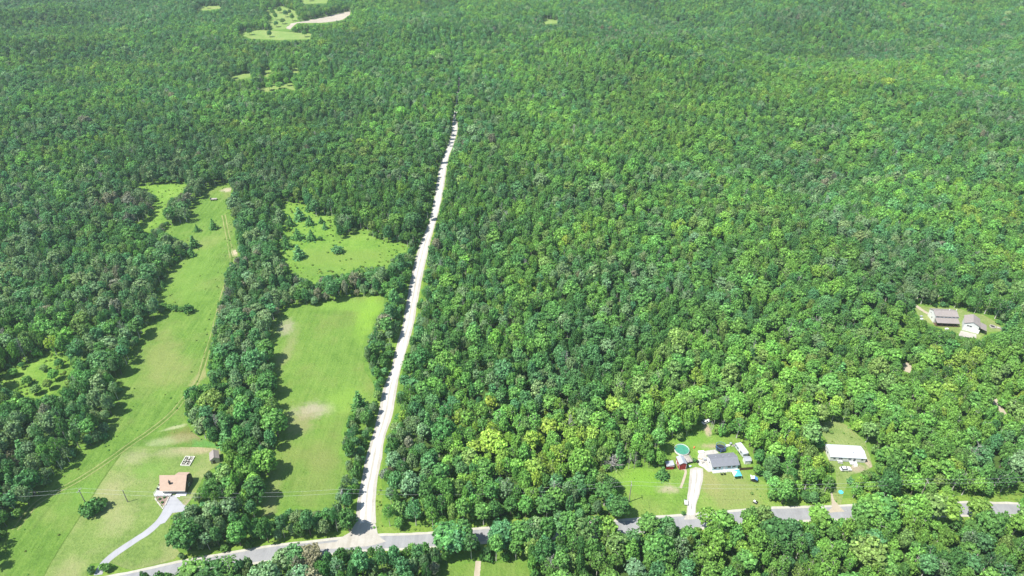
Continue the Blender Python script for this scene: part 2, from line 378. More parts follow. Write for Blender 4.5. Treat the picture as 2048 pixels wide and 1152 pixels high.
# --- shape of the land: low hills under the deep woods, level at every clearing and road
ALL_POLY = list(W.values()) + W_FAR + [gravel_w, road_w]
_seg = []
for p in ALL_POLY:
    for i in range(len(p)):
        a, c = p[i], p[(i + 1) % len(p)]
        if p is road_w and i == len(p) - 1: continue
        _seg.append((*a, *c))
_seg = np.array(_seg)
def clear_dist(x, y):
    x = np.asarray(x, float).ravel(); y = np.asarray(y, float).ravel(); best = np.full(x.shape, 1e9)
    for ax, ay, cx, cy in _seg:
        dx, dy = cx - ax, cy - ay; L = dx * dx + dy * dy + 1e-9
        t = np.clip(((x - ax) * dx + (y - ay) * dy) / L, 0, 1)
        best = np.minimum(best, (x - ax - t * dx) ** 2 + (y - ay - t * dy) ** 2)
    return np.sqrt(best)
def hills(x, y, d=None):
    x = np.asarray(x, float); y = np.asarray(y, float)
    if d is None: d = clear_dist(x, y)
    w = np.clip((d - 45) / 130, 0, 1); w = w * w * (3 - 2 * w)
    h = 7 * np.sin(x / 61 + 1.3 + .8 * np.sin(y / 97)) * np.cos(y / 83 + .6 * np.sin(x / 71)) + 5 * np.sin(x / 137 + y / 119 + .5) + 2.2 * np.sin(x / 23 + 2) * np.sin(y / 29)
    return w * h * (1 + 1.3 * np.clip((y - 560) / 450, 0, 1))
def ground_mesh():
    xs = np.concatenate([np.arange(-5000, -1500, 500), np.arange(-1500, -425, 25), np.arange(-425, 425, 6), np.arange(425, 1501, 25), np.arange(2000, 5001, 500)])
    ys = np.concatenate([np.arange(-1500, 0, 300), np.arange(0, 100, 25), np.arange(100, 640, 6), np.arange(640, 2001, 25), np.arange(2400, 7001, 500)])
    X, Y = np.meshgrid(xs, ys); D = clear_dist(X, Y); Z = hills(X.ravel(), Y.ravel(), D)
    V = np.stack([X.ravel(), Y.ravel(), Z], 1); nx = len(xs); F = []
    for j in range(len(ys) - 1):
        for i in range(nx - 1): q = j * nx + i; F.append((q, q + 1, q + nx + 1, q + nx))
    me = make_mesh('forest_ground', V, F, M['floor'], None, True)
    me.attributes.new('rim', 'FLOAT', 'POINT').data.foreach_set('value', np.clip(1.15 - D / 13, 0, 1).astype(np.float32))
    return me
tag(link('forest_ground', ground_mesh()), kind='structure')

# ------------------------------------------------------------------ meadows, roads, drives
GR = ((.070, .145, .022), (.118, .218, .035), (.180, .282, .055))
LUSH = ((.085, .19, .025), (.145, .27, .038), (.215, .34, .06))
PALE = ((.13, .20, .05), (.19, .26, .075), (.26, .31, .11))
m_left = grass_mat('meadow_grass', *GR, dryness=.35, streak=.25, patches=[
    (330,720,11,26,.5,(.25,.27,.09),.6), (380,560,16,30,.3,(.17,.29,.05),.5), (455,380,5,4,0,(.45,.38,.28),.9), (470,505,3,5,0,(.48,.40,.28),.9),
    (405,750,3,14,-.3,(.30,.28,.12),.7), (345,880,14,3,.2,(.30,.34,.16),.8), (395,870,14,6,0,(.20,.15,.06),.55), (420,885,9,4,0,(.10,.26,.06),.8), (350,855,6,1.2,.4,(.36,.38,.2),.8), (190,980,7,18,-.7,(.16,.29,.05),.5)])
m_mid = grass_mat('field_grass', (.085,.17,.025), (.135,.235,.04), (.18,.28,.055), dry=(.21,.23,.07), dryness=.5, streak=1.3, patches=[
    (625,820,10,5.5,.15,(.36,.32,.22),.85), (600,845,7,9,0,(.27,.24,.12),.6), (572,655,4.5,8,.1,(.31,.29,.19),.8), (575,700,3.5,20,.0,(.26,.25,.12),.5),
    (740,620,7,30,0,(.20,.35,.04),.8), (690,800,10,10,.4,(.20,.33,.05),.6), (640,950,9,18,0,(.20,.23,.07),.45), (700,612,22,6,0,(.19,.33,.05),.6), (540,1010,3,14,.1,(.25,.24,.11),.6)])
m_lush = grass_mat('lush_grass', *LUSH, dryness=.15, patches=[(690,515,38,14,0,(.17,.25,.05),.7), (640,545,14,8,0,(.15,.24,.05),.6)])
m_lawn = grass_mat('lawn_grass', (.11,.18,.04), (.17,.25,.06), (.24,.30,.09), dryness=.6, dry=(.34,.31,.16), patches=[
    (270,915,6,5,0,(.33,.32,.17),.55), (390,900,9,2.6,0,(.38,.31,.19),.8), (235,1045,7,7,.5,(.33,.33,.15),.5), (345,905,10,3,0,(.30,.30,.15),.6), (380,1010,5,5,0,(.36,.31,.20),.8), (300,940,7,5,0,(.15,.27,.05),.7)])
m_home = grass_mat('yard_grass', (.105,.20,.03), (.16,.28,.045), (.23,.34,.07), dryness=.35, patches=[
    (1335,978,5,2.2,0,(.38,.33,.22),.85), (1415,860,1.8,4,0,(.42,.33,.24),.95), (1462,985,14,13,0,(.23,.26,.085),.85), (1420,965,5,9,0,(.27,.27,.10),.8), (1425,892,6,1.6,0,(.38,.30,.20),.7), (1378,880,7,4,0,(.15,.30,.04),.8), (1290,960,9,9,0,(.17,.33,.035),.7)])
m_mobile = grass_mat('back_lawn_grass', *PALE, dryness=.6, dry=(.30,.29,.12), patches=[(1735,925,1.6,6,.2,(.42,.34,.26),.9), (1712,938,5,2,0,(.38,.30,.23),.8), (1690,985,4,8,0,(.20,.29,.07),.6)])
m_far = grass_mat('distant_grass', (.14,.23,.055), (.19,.28,.07), (.24,.31,.10), dryness=.5)
m_sand = grass_mat('bare_sand', (.34,.295,.235), (.41,.36,.29), (.46,.41,.33), dry=(.40,.36,.26), dryness=.5)
m_verge = grass_mat('verge_grass', (.11,.20,.03), (.17,.28,.04), (.24,.33,.07), dryness=.3)
Z1, Z2, Z3, Z4, Z5 = .03, .045, .06, .075, .09
sheet('left_meadow', W['left'], Z1, m_left, amp=1.0)
sheet('nook_meadow', W['nook'], Z1, m_lush, amp=1.0)
sheet('upper_meadow', W['upper'], Z1, m_lush, amp=1.0)
sheet('middle_field', W['mid'], Z1, m_mid, amp=.8)
sheet('wetland_meadow', W['wet'], Z1, m_lush, amp=2.5)
sheet('homestead_yard', W['home'], Z1, m_home, amp=.5)
sheet('mobile_home_yard', W['mobile'], Z1, m_mobile, amp=.6)
sheet('hillside_yard', W['hill'], Z1, m_mobile, amp=.6)
sheet('south_meadow', W['south'], Z1, m_mid, amp=.8)
sheet('east_verge', W['east'], Z1, m_verge, amp=.6)
sheet('corner_verge', W['wedge'], Z1, m_verge, amp=.4)
for p in W_FAR: sheet('distant_meadow', p, Z2, m_far, amp=3, step=9)
sheet('sandy_field', W['sand'], Z3, m_sand, amp=3, step=9)
sheet('mown_lawn', GP([(252,893),(300,893),(380,894),(440,897),(445,925),(430,934),(412,946),(404,960),(392,985),(378,1004),(362,1022),(341,1032),(338,1060),(342,1085),(360,1106),(350,1118),(300,1132),(262,1140),(215,1125),(180,1128),(172,1152),(160,1215),(60,1215),(88,1152),(110,1112),(165,1025),(205,960)]), Z2, m_lawn, amp=.25)
def far_line(pts, w0): return pts
m_asphalt = gravel_mat('pale_asphalt', (.20, .20, .205), (.30, .30, .30), 1.45)
m_shoulder = gravel_mat('road_shoulder', (.34, .32, .26), (.46, .44, .38))
m_gravel = gravel_mat('pale_gravel', (.29, .265, .215), (.43, .405, .36), -.05)
m_rutg = gravel_mat('driven_gravel', (.40, .38, .34), (.54, .52, .48), -.05)
m_drive = gravel_mat('grey_drive_surface', (.28, .28, .29), (.36, .36, .37), .6)
m_dirt = gravel_mat('pale_dirt', (.30, .25, .18), (.42, .37, .28))
lv = smooth_line([G(l - 5 - (y < 600) * -1.5, y) for l, r, y in GRAVEL], 3); rv = smooth_line([G(r + 4, y) for l, r, y in GRAVEL], 3)
sheet('gravel_road_verge', lv + rv[::-1], Z2 - .005, m_verge, amp=.3)
tag(ribbon('paved_road_verge', road_w, 12.5, Z1 - .008, m_verge, jitter=.5), kind='structure')
tag(ribbon('paved_road_shoulder', road_w, 7.2, Z2, m_shoulder, jitter=.35), kind='structure')
tag(ribbon('paved_road', road_w, 5.2, Z3, m_asphalt), kind='structure')
gl = smooth_line([G(l, y) for l, r, y in GRAVEL], 4); gr_ = smooth_line([G(r, y) for l, r, y in GRAVEL], 4)
sheet('gravel_road', gl + gr_[::-1], Z4, m_gravel, amp=.25, step=2)
for q_ in (.33, .68):
    tag(ribbon('wheel_track', smooth_line([G(l + (r - l) * q_, y) for l, r, y in GRAVEL], 4), 1.5, Z4 + .006, m_rutg, jitter=.35), kind='structure')
sheet('gravel_apron', GP(gravel_apron), Z4 + .012, m_gravel, amp=.5, step=2)
# house drives
for q_ in (.3, .68):
    tag(ribbon('wheel_track', smooth_line(GP([(a + (c - a) * q_, y) for a, c, y in ((1382,1405,940),(1380,1407,955),(1377,1400,985),(1375,1392,1010),(1374,1391,1030))]), 4), 1.2, Z4 + .006, m_rutg, jitter=.2), kind='structure')
drv = smooth_line(GP([(196,1150),(206,1130),(230,1108),(264,1085),(293,1066),(314,1048),(328,1030),(338,1012),(345,998),(349,990)]), 6)
sheet('left_driveway', [a for a in offset_line(drv, 2.7)[0]] + [a for a in offset_line(drv, 2.7)[1]][::-1], Z4, m_drive, amp=.15, step=2)
sheet('left_parking_pad', GP([(330,1010),(338,998),(352,992),(366,1010),(374,1012),(372,1022),(345,1026),(330,1046),(314,1052),(322,1030)]), Z5, m_drive, amp=.2, step=1)
sheet('yard_driveway', GP([(1381,938),(1392,934),(1407,938),(1408,950),(1400,982),(1392,1011),(1391,1030),(1398,1038),(1368,1040),(1374,1030),(1375,992),(1379,957)]), Z4, m_gravel, amp=.4, step=1.5)
sheet('yard_patio', GP([(1400,903),(1430,899),(1438,907),(1412,911),(1425,943),(1417,945),(1408,936),(1398,930),(1395,915)]), Z4, gravel_mat('patio_surface', (.28, .26, .22), (.52, .50, .46)), amp=.3, step=1)
sheet('mobile_home_driveway', GP([(1661,985),(1665,985),(1668,1000),(1676,1010),(1684,1018),(1690,1024),(1652,1026),(1664,1016),(1663,1002)]), Z4, m_dirt, amp=.3, step=1.5)
sheet('bare_clearing', GP([(1806,728),(1818,724),(1824,735),(1820,746),(1808,742)]), Z2, m_dirt, amp=.5)
sheet('garage_apron', GP([(1922,661),(1953,669),(1952,680),(1945,690),(1930,684),(1916,672)]), Z4, m_gravel, amp=.2, step=1)
tag(ribbon('woodland_track', smooth_line(GP([(1979,784),(1988,800),(2004,824),(2010,840)]), 5), 3.0, Z3, m_dirt, jitter=.4), kind='structure')
tag(ribbon('hill_track', smooth_line(GP([(1829,609),(1838,616),(1850,624),(1866,632)]), 5), 2.0, Z3, m_dirt, jitter=.4), kind='structure')
tag(ribbon('south_track', smooth_line(GP([(957,1122),(955,1140),(953,1160),(950,1200)]), 5), 1.9, Z3, m_dirt, jitter=.3), kind='structure')
tag(ribbon('yard_path', smooth_line(GP([(1362,938),(1371,941),(1369,954),(1361,977)]), 5), .9, Z3, m_dirt, jitter=.2), kind='structure')
# wheel ruts through the left meadow: paired pale lines
rut_c = smooth_line(GP([(447,430),(453,460),(461,500),(464,530),(455,560),(440,610),(428,660),(412,712),(396,760),(370,795),(340,830),(300,862),(262,888),(215,922),(160,958),(110,985),(70,1010),(30,1060)]), 8)
m_rut = grass_mat('worn_track', (.21,.23,.08), (.27,.28,.11), (.33,.32,.15), dryness=.5)
m_rutd = grass_mat('dark_strip_grass', (.07,.13,.02), (.10,.17,.03), (.13,.21,.04), dryness=.1)  # darker, less dry grass for the mid-track and lawn-edge strips
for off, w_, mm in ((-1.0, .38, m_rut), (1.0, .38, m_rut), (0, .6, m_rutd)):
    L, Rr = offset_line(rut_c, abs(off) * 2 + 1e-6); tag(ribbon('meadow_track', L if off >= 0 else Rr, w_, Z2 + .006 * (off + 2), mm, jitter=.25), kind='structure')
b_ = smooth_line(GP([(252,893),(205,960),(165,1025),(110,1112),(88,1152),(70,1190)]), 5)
tag(ribbon('lawn_edge_strip', b_, .55, Z3, m_rutd, jitter=.2), kind='structure')  # flat strip of darker grass along the mowing edge

# ------------------------------------------------------------------ foliage prototypes
def ico(sub=1):
    import bmesh
    bm = bmesh.new(); bmesh.ops.create_icosphere(bm, subdivisions=sub, radius=1)
    V = np.array([v.co[:] for v in bm.verts]); F = [tuple(v.index for v in f.verts) for f in bm.faces]; bm.free(); return V, F
ICO = ico(1)
def rand_dirs(n, g, zmin=-1.0):
    z = g.uniform(zmin, 1, n); t = g.uniform(0, 2 * math.pi, n); r = np.sqrt(1 - z * z)
    return np.stack([r * np.cos(t), r * np.sin(t), z], 1)
def quads(P, N, S, g):
    """leaf clumps: one bent quad at each point P with normal N and size S"""
    N = N / np.linalg.norm(N, axis=1, keepdims=True); A = np.cross(N, rand_dirs(len(P), g)); A /= np.linalg.norm(A, axis=1, keepdims=True) + 1e-9
    B = np.cross(N, A); S = S[:, None]; asp = g.uniform(.6, 1.1, len(P))[:, None]
    V = np.stack([P - A * S - B * S * asp * .4, P + A * S * .5 - B * S * asp + N * S * .25, P + A * S + B * S * asp * .5, P - A * S * .3 + B * S * asp + N * S * .2], 1).reshape(-1, 3)
    F = np.arange(len(P) * 4).reshape(-1, 4)
    return V, [tuple(f) for f in F.tolist()]
def crown_broad(seed, Rr=4.0, z0=3.2, z1=12.0, lobes=17, subs=11, leaves=9, lobe_r=.33, leafs=.31, core=True, flat=1.0):
    g = np.random.default_rng(seed); cz = (z0 + z1) / 2; hz = (z1 - z0) / 2
    D = rand_dirs(lobes, g, -.55); D[0] = (0, 0, 1)
    for _ in range(8):                                     # spread lobes
        d = D[:, None] - D[None]; q = np.linalg.norm(d, axis=2) + 1e-6; D += .04 * (d / q[..., None] ** 3).sum(1) / 4; D[:, 2] = np.maximum(D[:, 2], -.6); D /= np.linalg.norm(D, axis=1, keepdims=True)
    k = g.uniform(.55, .80, lobes)[:, None]
    C = np.stack([D[:, 0] * Rr, D[:, 1] * Rr, D[:, 2] * hz * flat], 1) * k + (0, 0, cz)
    C = np.vstack([C, [[0, 0, cz]]]); LR = np.append(g.uniform(.75, 1.25, lobes) * lobe_r * Rr, Rr * .5)
    VV, FF = [], []; n = 0; P, N = [], []
    for c, r in zip(C, LR):
        if core:
            V = ICO[0] * r * .70 * (1 + .15 * g.standard_normal((len(ICO[0]), 1))) * (1, 1, .95) + c
            VV.append(V); FF += [tuple(i + n for i in f) for f in ICO[1]]; n += len(V)
        sd_ = rand_dirs(subs, g, -.5); sc = c + sd_ * r * g.uniform(.6, 1.0, (subs, 1))
        for s_, dd in zip(sc, sd_):
            ld = rand_dirs(leaves, g, -.3) * .8 + dd; ld /= np.linalg.norm(ld, axis=1, keepdims=True)
            P.append(s_ + ld * r * g.uniform(.16, .50, (leaves, 1))); N.append(ld + .45 * rand_dirs(leaves, g))
    P = np.vstack(P); N = np.vstack(N)
    inside = np.zeros(len(P), bool)
    for c, r in zip(C, LR): inside |= np.linalg.norm(P - c, axis=1) < r * .55
    P, N = P[~inside], N[~inside]
    V, F = quads(P, N, g.uniform(.6, 1.35, len(P)) * leafs, g)
    VV.append(V); FF += [tuple(i + n for i in f) for f in F]
    return np.vstack(VV), FF
def crown_conifer(seed, Rr=2.4, z0=.8, z1=11.0, tiers=13, ragged_=.38):
    g = np.random.default_rng(seed); VV, FF = [], []; n = 0; P, N, S = [], [], []
    for t in range(tiers):
        u = t / (tiers - 1); z = z0 + (z1 - z0) * u * .96; r = Rr * (1 - u ** 1.5) ** .9 * g.uniform(.75, 1.1) + .2; k = max(5, int(10 * (1 - u) + 4)); a0 = g.uniform(0, 6.28)
        for i in range(k):
            a = a0 + 6.283 * i / k + g.uniform(-.15, .15); rr = r * g.uniform(1 - ragged_ * 1.4, 1.1); m = max(2, int(rr / .42))
            for j in range(m):
                q = (j + .7) / m; p = np.array((math.cos(a) * rr * q, math.sin(a) * rr * q, z - .35 * rr * q * q + g.uniform(-.1, .1)))
                for _ in range(2):
                    P.append(p + g.normal(0, .12, 3)); N.append(np.array((math.cos(a) * .5, math.sin(a) * .5, 1)) + .5 * g.standard_normal(3)); S.append(.34 * g.uniform(.7, 1.2) * (1.15 - .3 * u))
    prof = [(z0 + (z1 - z0) * t, .48 * Rr * (1 - t) ** .7 + .02) for t in (0, .2, .4, .6, .8, .99)]
    for z, r in prof:
        for i in range(8): a = 6.283 * i / 8; VV.append([[math.cos(a) * r * g.uniform(.8, 1.15), math.sin(a) * r * g.uniform(.8, 1.15), z]])
    for t in range(5):
        for i in range(8): j = (i + 1) % 8; FF.append((t * 8 + i, t * 8 + j, t * 8 + 8 + j, t * 8 + 8 + i))
    n = 48; V, F = quads(np.array(P), np.array(N), np.array(S), g); VV.append(V); FF += [tuple(i + n for i in f) for f in F]
    return np.vstack([np.asarray(v) for v in VV]), FF
def trunk_mb(seed, h, r, lean=.3, limbs=5, pale=False, zl=.35):
    g = random.Random(seed); m = MB(); pts = [(0, 0, -.4)]; rr = [r * 1.5]
    lx, ly = g.uniform(-lean, lean), g.uniform(-lean, lean)
    for k in range(1, 5): t = k / 4; pts.append((lx * t + g.uniform(-.1, .1), ly * t + g.uniform(-.1, .1), h * t)); rr.append(r * (1.05 - .85 * t))
    m.tube(pts, rr, 6)
    for k in range(limbs):
        t = zl + (.9 - zl) * k / max(1, limbs - 1); a = g.uniform(0, 6.28); L = h * g.uniform(.15, .28)
        b0 = Vector((lx * t, ly * t, h * t)); d = Vector((math.cos(a), math.sin(a), g.uniform(.5, 1.1))).normalized()
        m.tube([b0, b0 + d * L * .5, b0 + d * L + Vector((0, 0, .2))], [r * .38, r * .25, r * .08], 4, False)
    return m
def dead_mb(seed, h, r, n=26, spread=1.0, fine=2):
    g = random.Random(seed); m = MB(); m.tube([(0, 0, -.4), (.1, 0, h * .4), (-.05, .1, h * .75), (.1, .05, h)], [r * 1.4, r, r * .6, r * .15], 6)
    for k in range(n):
        t = .3 + .68 * k / n; a = g.uniform(0, 6.28); L = h * .32 * spread * (1.15 - t) * g.uniform(.6, 1.3) + .4
        b0 = Vector((0, 0, h * t)); d = Vector((math.cos(a), math.sin(a), g.uniform(.25, .9))).normalized(); e = b0 + d * L
        m.tube([b0, b0 + d * L * .5 + Vector((0, 0, -.05)), e], [r * .35, r * .22, r * .08], 3, False)
        for q in range(fine):
            s_ = b0 + d * L * g.uniform(.35, .9); d2 = (d + Vector((g.uniform(-.8, .8), g.uniform(-.8, .8), g.uniform(-.1, .7)))).normalized()
            m.tube([s_, s_ + d2 * L * .45], [r * .18, r * .06], 3, False)
    return m
# each prototype: crown mesh, trunk mesh, one joined mesh for the mass of the forest
PROTO = []
def proto(kind, V, F, tm, bark, R0, H0, V2=None):
    cm = make_mesh(kind + '_crown', V, F, M['leaf']); tmesh = make_mesh(kind + '_trunk', tm.v, tm.f, bark)
    n = len(V); VA = list(map(tuple, V)) + tm.v; FA = list(F) + [tuple(i + n for i in f) for f in tm.f]
    jm = make_mesh(kind, VA, FA, [M['leaf'], bark], [0] * len(F) + [1] * len(tm.f))
    PROTO.append(dict(kind=kind, crown=cm, trunk=tmesh, joined=jm, R=R0, H=H0)); return len(PROTO) - 1
BROAD = []
for s_ in range(4): V, F = crown_broad(100 + s_, 4.0, 2.2, 12.0, 22, 15, 10); BROAD.append(proto('broadleaf_tree', V, F, trunk_mb(s_, 10.5, .24), M['bark'], 4.4, 12.3))
for s_ in range(2): V, F = crown_broad(120 + s_, 4.6, 2.4, 11.0, 34, 14, 9, .25, .29); BROAD.append(proto('broadleaf_tree', V, F, trunk_mb(20 + s_, 9.5, .28), M['bark'], 5.0, 11.4))
for s_ in range(2): V, F = crown_broad(140 + s_, 2.7, 4.4, 13.0, 17, 12, 9, .40, .28); BROAD.append(proto('aspen_tree', V, F, trunk_mb(30 + s_, 12, .17, .5, 4, True, .5), M['pale_bark'], 3.0, 13.2))
for s_ in range(2): V, F = crown_broad(160 + s_, 3.6, 3.2, 12.5, 24, 9, 8, .26, .26, core=False); BROAD.append(proto('broadleaf_tree', V, F, trunk_mb(40 + s_, 11.5, .2, .8, 9), M['pale_bark'], 4.0, 12.6))
SHRUB = []
for s_ in range(3): V, F = crown_broad(200 + s_, 2.0, .1, 3.2, 12, 9, 7, .42, .28); SHRUB.append(proto('shrub', V, F, trunk_mb(60 + s_, 2.2, .07, .2, 3, zl=.2), M['bark'], 2.3, 3.4))
CONI = []
for s_ in range(2): V, F = crown_conifer(300 + s_); CONI.append(proto('conifer_tree', V, F, trunk_mb(70 + s_, 10.4, .2, .05, 0), M['bark'], 2.5, 11.0))
V, F = crown_conifer(310, 3.6, .5, 9.0, 9, .5); CONI.append(proto('conifer_tree', V, F, trunk_mb(75, 8.4, .25, .1, 0), M['bark'], 3.6, 9.0))
DEAD = []
for s_ in range(3):
    tm = dead_mb(80 + s_, 11.5, .15, 24 + 8 * s_, .8 + .25 * s_, 3); jm = make_mesh('dead_tree', tm.v, tm.f, M['dead_wood'])
    PROTO.append(dict(kind='dead_tree', crown=None, trunk=jm, joined=jm, R=2.5, H=11.5)); DEAD.append(len(PROTO) - 1)

# ------------------------------------------------------------------ where trees may stand
def inside(poly, x, y):
    c = np.zeros(x.shape, bool); n = len(poly)
    px = np.array([p[0] for p in poly]); py = np.array([p[1] for p in poly])
    for i in range(n):
        j = i - 1; k = ((py[i] > y) != (py[j] > y)); s = (px[j] - px[i]) * (y - py[i]) / (py[j] - py[i] + 1e-12) + px[i]; c ^= k & (x < s)
    return c
chunks = []
def road_chunk(x0, x1, w=2.6, up=0.0):
    pts = []
    for i in range(9):
        x = x0 + (x1 - x0) * i / 8
        yy = np.interp(x, [p[0] for p in ROAD_C], [p[1] for p in ROAD_C]); pts.append(G(x, yy))
    L, Rr = offset_line(pts, w); chunks.append(L + Rr[::-1])
for c in ((345,372),(500,555),(640,872),(955,985),(1232,1275),(1345,1360),(1375,1395),(1445,1470),(1545,1605),(1645,1688),(1905,1925),(1970,2035)): road_chunk(*c)
shadow_rows = []
VIS = list(W.values()) + W_FAR + [GP(gravel_vis), GP(gravel_apron)] + chunks
ribbon_road = offset_line(road_w, 8.6); GRAVEL_CORE = GP([(l + (r - l) * .38, y) for l, r, y in GRAVEL[:-6]] + [(r, y) for l, r, y in GRAVEL[:-6][::-1]])
BASEONLY = [ribbon_road[0] + ribbon_road[1][::-1], gravel_w, GP([(903, 234), (914, 190), (918, 160), (921, 150), (923, 150), (922, 175), (920, 234)])]
def allowed(x, y, h, r, slack=1.0):
    """a tree is kept only if it leaves every opening that can be overlooked from the air open"""
    bad = np.zeros(x.shape, bool); d = np.hypot(x, y); ux, uy = x / d, y / d
    samp = [(0, 0, .02, 1), (0, 0, .98, 1), (1, 0, .62, .86), (-1, 0, .62, .86), (0, -.6, .3, .9), (.7, 0, .85, .8), (-.7, 0, .85, .8), (.8, 0, .35, .8), (-.8, 0, .35, .8)]
    for lat, rad, zf, rf in samp:
        z = h * zf; sx = x + (uy * lat + ux * rad) * r * rf * slack; sy = y + (-ux * lat + uy * rad) * r * rf * slack
        k = CAM_H / (CAM_H - z); sx, sy = sx * k, sy * k
        for p in VIS: bad |= inside(p, sx, sy)
    for p in BASEONLY: bad |= inside(p, x, y)
    for zf, q in ((.95, 0), (.7, .8)):           # the road stays mostly sunny
        s_ = h * zf / math.tan(SUN_EL); bad |= inside(GRAVEL_CORE, x + s_ * math.cos(SUN_AZ) + q * r, y + s_ * math.sin(SUN_AZ))
    return ~bad

def jgrid(step, jit, y0=90, y1=1640):
    ys = np.arange(y0, y1, step * .87); out = []
    for j, yy in enumerate(ys):
        half = .80 * (yy * math.cos(PITCH) + CAM_H * math.sin(PITCH)) + 35
        xs = np.arange(-half, half, step) + (j % 2) * step / 2; out.append(np.stack([xs, np.full(xs.shape, yy)], 1))
    P = np.vstack(out); return P + rng.uniform(-jit, jit, P.shape) * step
# colour families (leaf albedo) and the words that go with them
PAL = {'russet grey': (.260, .270, .180), 'grey-green': (.215, .335, .150), 'blue-green': (.125, .290, .104), 'dark green': (.098, .238, .062),
       'mid green': (.160, .340, .078), 'olive green': (.205, .330, .090), 'bright green': (.205, .395, .074), 'yellow-green': (.295, .430, .075)}
PN = list(PAL)
SPOTS = [  # survey x, y, radius px, family, strength: stands that differ in leaf colour
    (930,860,120,'yellow-green',.30), (1060,830,90,'yellow-green',.26), (1130,860,70,'yellow-green',.25), (820,860,45,'yellow-green',.35), (800,760,35,'yellow-green',.3), (1120,620,80,'yellow-green',.12),
    (1160,755,60,'blue-green',.75), (1120,100,120,'bright green',.3), (1080,430,90,'mid green',.3), (1650,720,70,'grey-green',.6), (1500,300,300,'bright green',.15), (1350,430,160,'grey-green',.15),
    (480,900,60,'bright green',.5), (500,1010,50,'bright green',.35), (560,580,50,'bright green',.4), (700,840,25,'yellow-green',.35), (240,415,60,'russet grey',.55), (240,400,60,'grey-green',.6), (60,800,120,'olive green',.4), (150,640,120,'olive green',.25),
    (120,500,160,'blue-green',.3), (60,420,160,'grey-green',.25), (200,300,260,'blue-green',.25), (1100,1000,100,'yellow-green',.2), (1000,960,60,'bright green',.3), (1900,700,90,'grey-green',.35), (1500,1100,260,'bright green',.28), (1900,1080,200,'bright green',.2), (1950,1030,60,'yellow-green',.25), (1540,860,50,'bright green',.35), (230,560,70,'olive green',.35)]
def to_px(x, y):
    dep = y * math.cos(PITCH) + CAM_H * math.sin(PITCH); up = y * math.sin(PITCH) - CAM_H * math.cos(PITCH)
    return 1024 + FPX * x / dep, 576 - FPX * up / dep
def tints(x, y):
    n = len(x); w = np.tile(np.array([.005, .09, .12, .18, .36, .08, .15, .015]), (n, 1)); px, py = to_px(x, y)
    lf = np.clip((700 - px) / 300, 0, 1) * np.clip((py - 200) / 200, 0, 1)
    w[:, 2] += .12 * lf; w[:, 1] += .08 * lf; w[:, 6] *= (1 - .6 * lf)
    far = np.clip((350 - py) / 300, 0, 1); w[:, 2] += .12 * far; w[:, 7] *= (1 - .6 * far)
    for sx, sy, r, fam, st in SPOTS:
        q = np.exp(-((px - sx) ** 2 + (1.6 * (py - sy)) ** 2) / r ** 2) * st; i = PN.index(fam); w *= (1 - q)[:, None]; w[:, i] += q
    ph = np.sin(x / 31 + 1.1 * np.sin(y / 27)) * np.sin(y / 37 + 1.3 * np.sin(x / 43)); w[:, 3] *= 1 + .5 * ph; w[:, 6] *= 1 - .5 * ph
    w = np.clip(w, 0.001, None); c = np.cumsum(w, 1); coh = np.array([mnoise.noise((a / 26, b / 26, .3)) + .6 * mnoise.noise((a / 9, b / 9, 5.3)) + .9 * mnoise.noise((a / 90, b / 90, 7.1)) + .9 * mnoise.noise((a / 260, b / 260, 3.3)) for a, b in zip(x, y)])
    coh = np.argsort(np.argsort(coh)) / max(1, n)                      # species grow in patches
    u = .58 * coh + .42 * rng.uniform(0, 1, n); u = (np.argsort(np.argsort(u)) + .5) / max(1, n) * c[:, -1]; fam = (u[:, None] > c).sum(1)
    col = np.array([PAL[k] for k in PN])[fam]; v = rng.normal(1, .10, (n, 1)).clip(.7, 1.35); hue = rng.normal(0, .06, n)
    v *= 1 + .22 * np.array([mnoise.noise((a / 75, b / 75, 11.3)) + .8 * mnoise.noise((a / 210, b / 210, 2.3)) for a, b in zip(x, y)])[:, None]
    col = col * v * np.stack([1 + hue, np.ones(n), 1 - hue], 1); return fam, col

# canopy: large trees first, then medium ones in what is left, then small ones and shrubs at the edges
stand = []   # x, y, proto, R, H, rz
def add_layer(step, jit, rlo, rhi, hlo, hhi, protos, prob, occ, spacing, y1=1640, near=None, y0=90, slack=1.0):
    P = jgrid(step, jit, y0, y1); P = P[rng.uniform(0, 1, len(P)) < prob]
    if near is not None: P = P[clear_dist(P[:, 0], P[:, 1]) < near]
    n = len(P); r = rng.uniform(rlo, rhi, n); st_ = .5 + .5 * np.sin(P[:, 0] / 47 + np.sin(P[:, 1] / 33)) * np.cos(P[:, 1] / 41)
    h = (hlo + (hhi - hlo) * (.45 * st_ + .55 * rng.uniform(0, 1, n))) * np.where((to_px(P[:, 0], P[:, 1])[1] > 1060) & (P[:, 1] < 185), 1.08, 1)
    ok = allowed(P[:, 0], P[:, 1], h, r, slack); P, r, h = P[ok], r[ok], h[ok]; k = rng.integers(0, len(protos), len(P))
    for (x, y), rr, hh, kk in zip(P, r, h, k):
        cx, cy = int(x // 8), int(y // 8); bad = False
        for a in (-1, 0, 1):
            for c in (-1, 0, 1):
                for (ox, oy, orr) in occ.get((cx + a, cy + c), ()):
                    if (ox - x) ** 2 + (oy - y) ** 2 < ((orr + rr) * spacing) ** 2: bad = True; break
                if bad: break
            if bad: break
        if bad: continue
        occ.setdefault((cx, cy), []).append((x, y, rr)); stand.append((x, y, protos[kk], rr, hh, rng.uniform(0, 6.28)))
occ = {}
MAN = []      # single trees seen standing by themselves: survey base x, y, height, radius, prototype list, family, words
C_, B_, S_ = CONI, BROAD, SHRUB
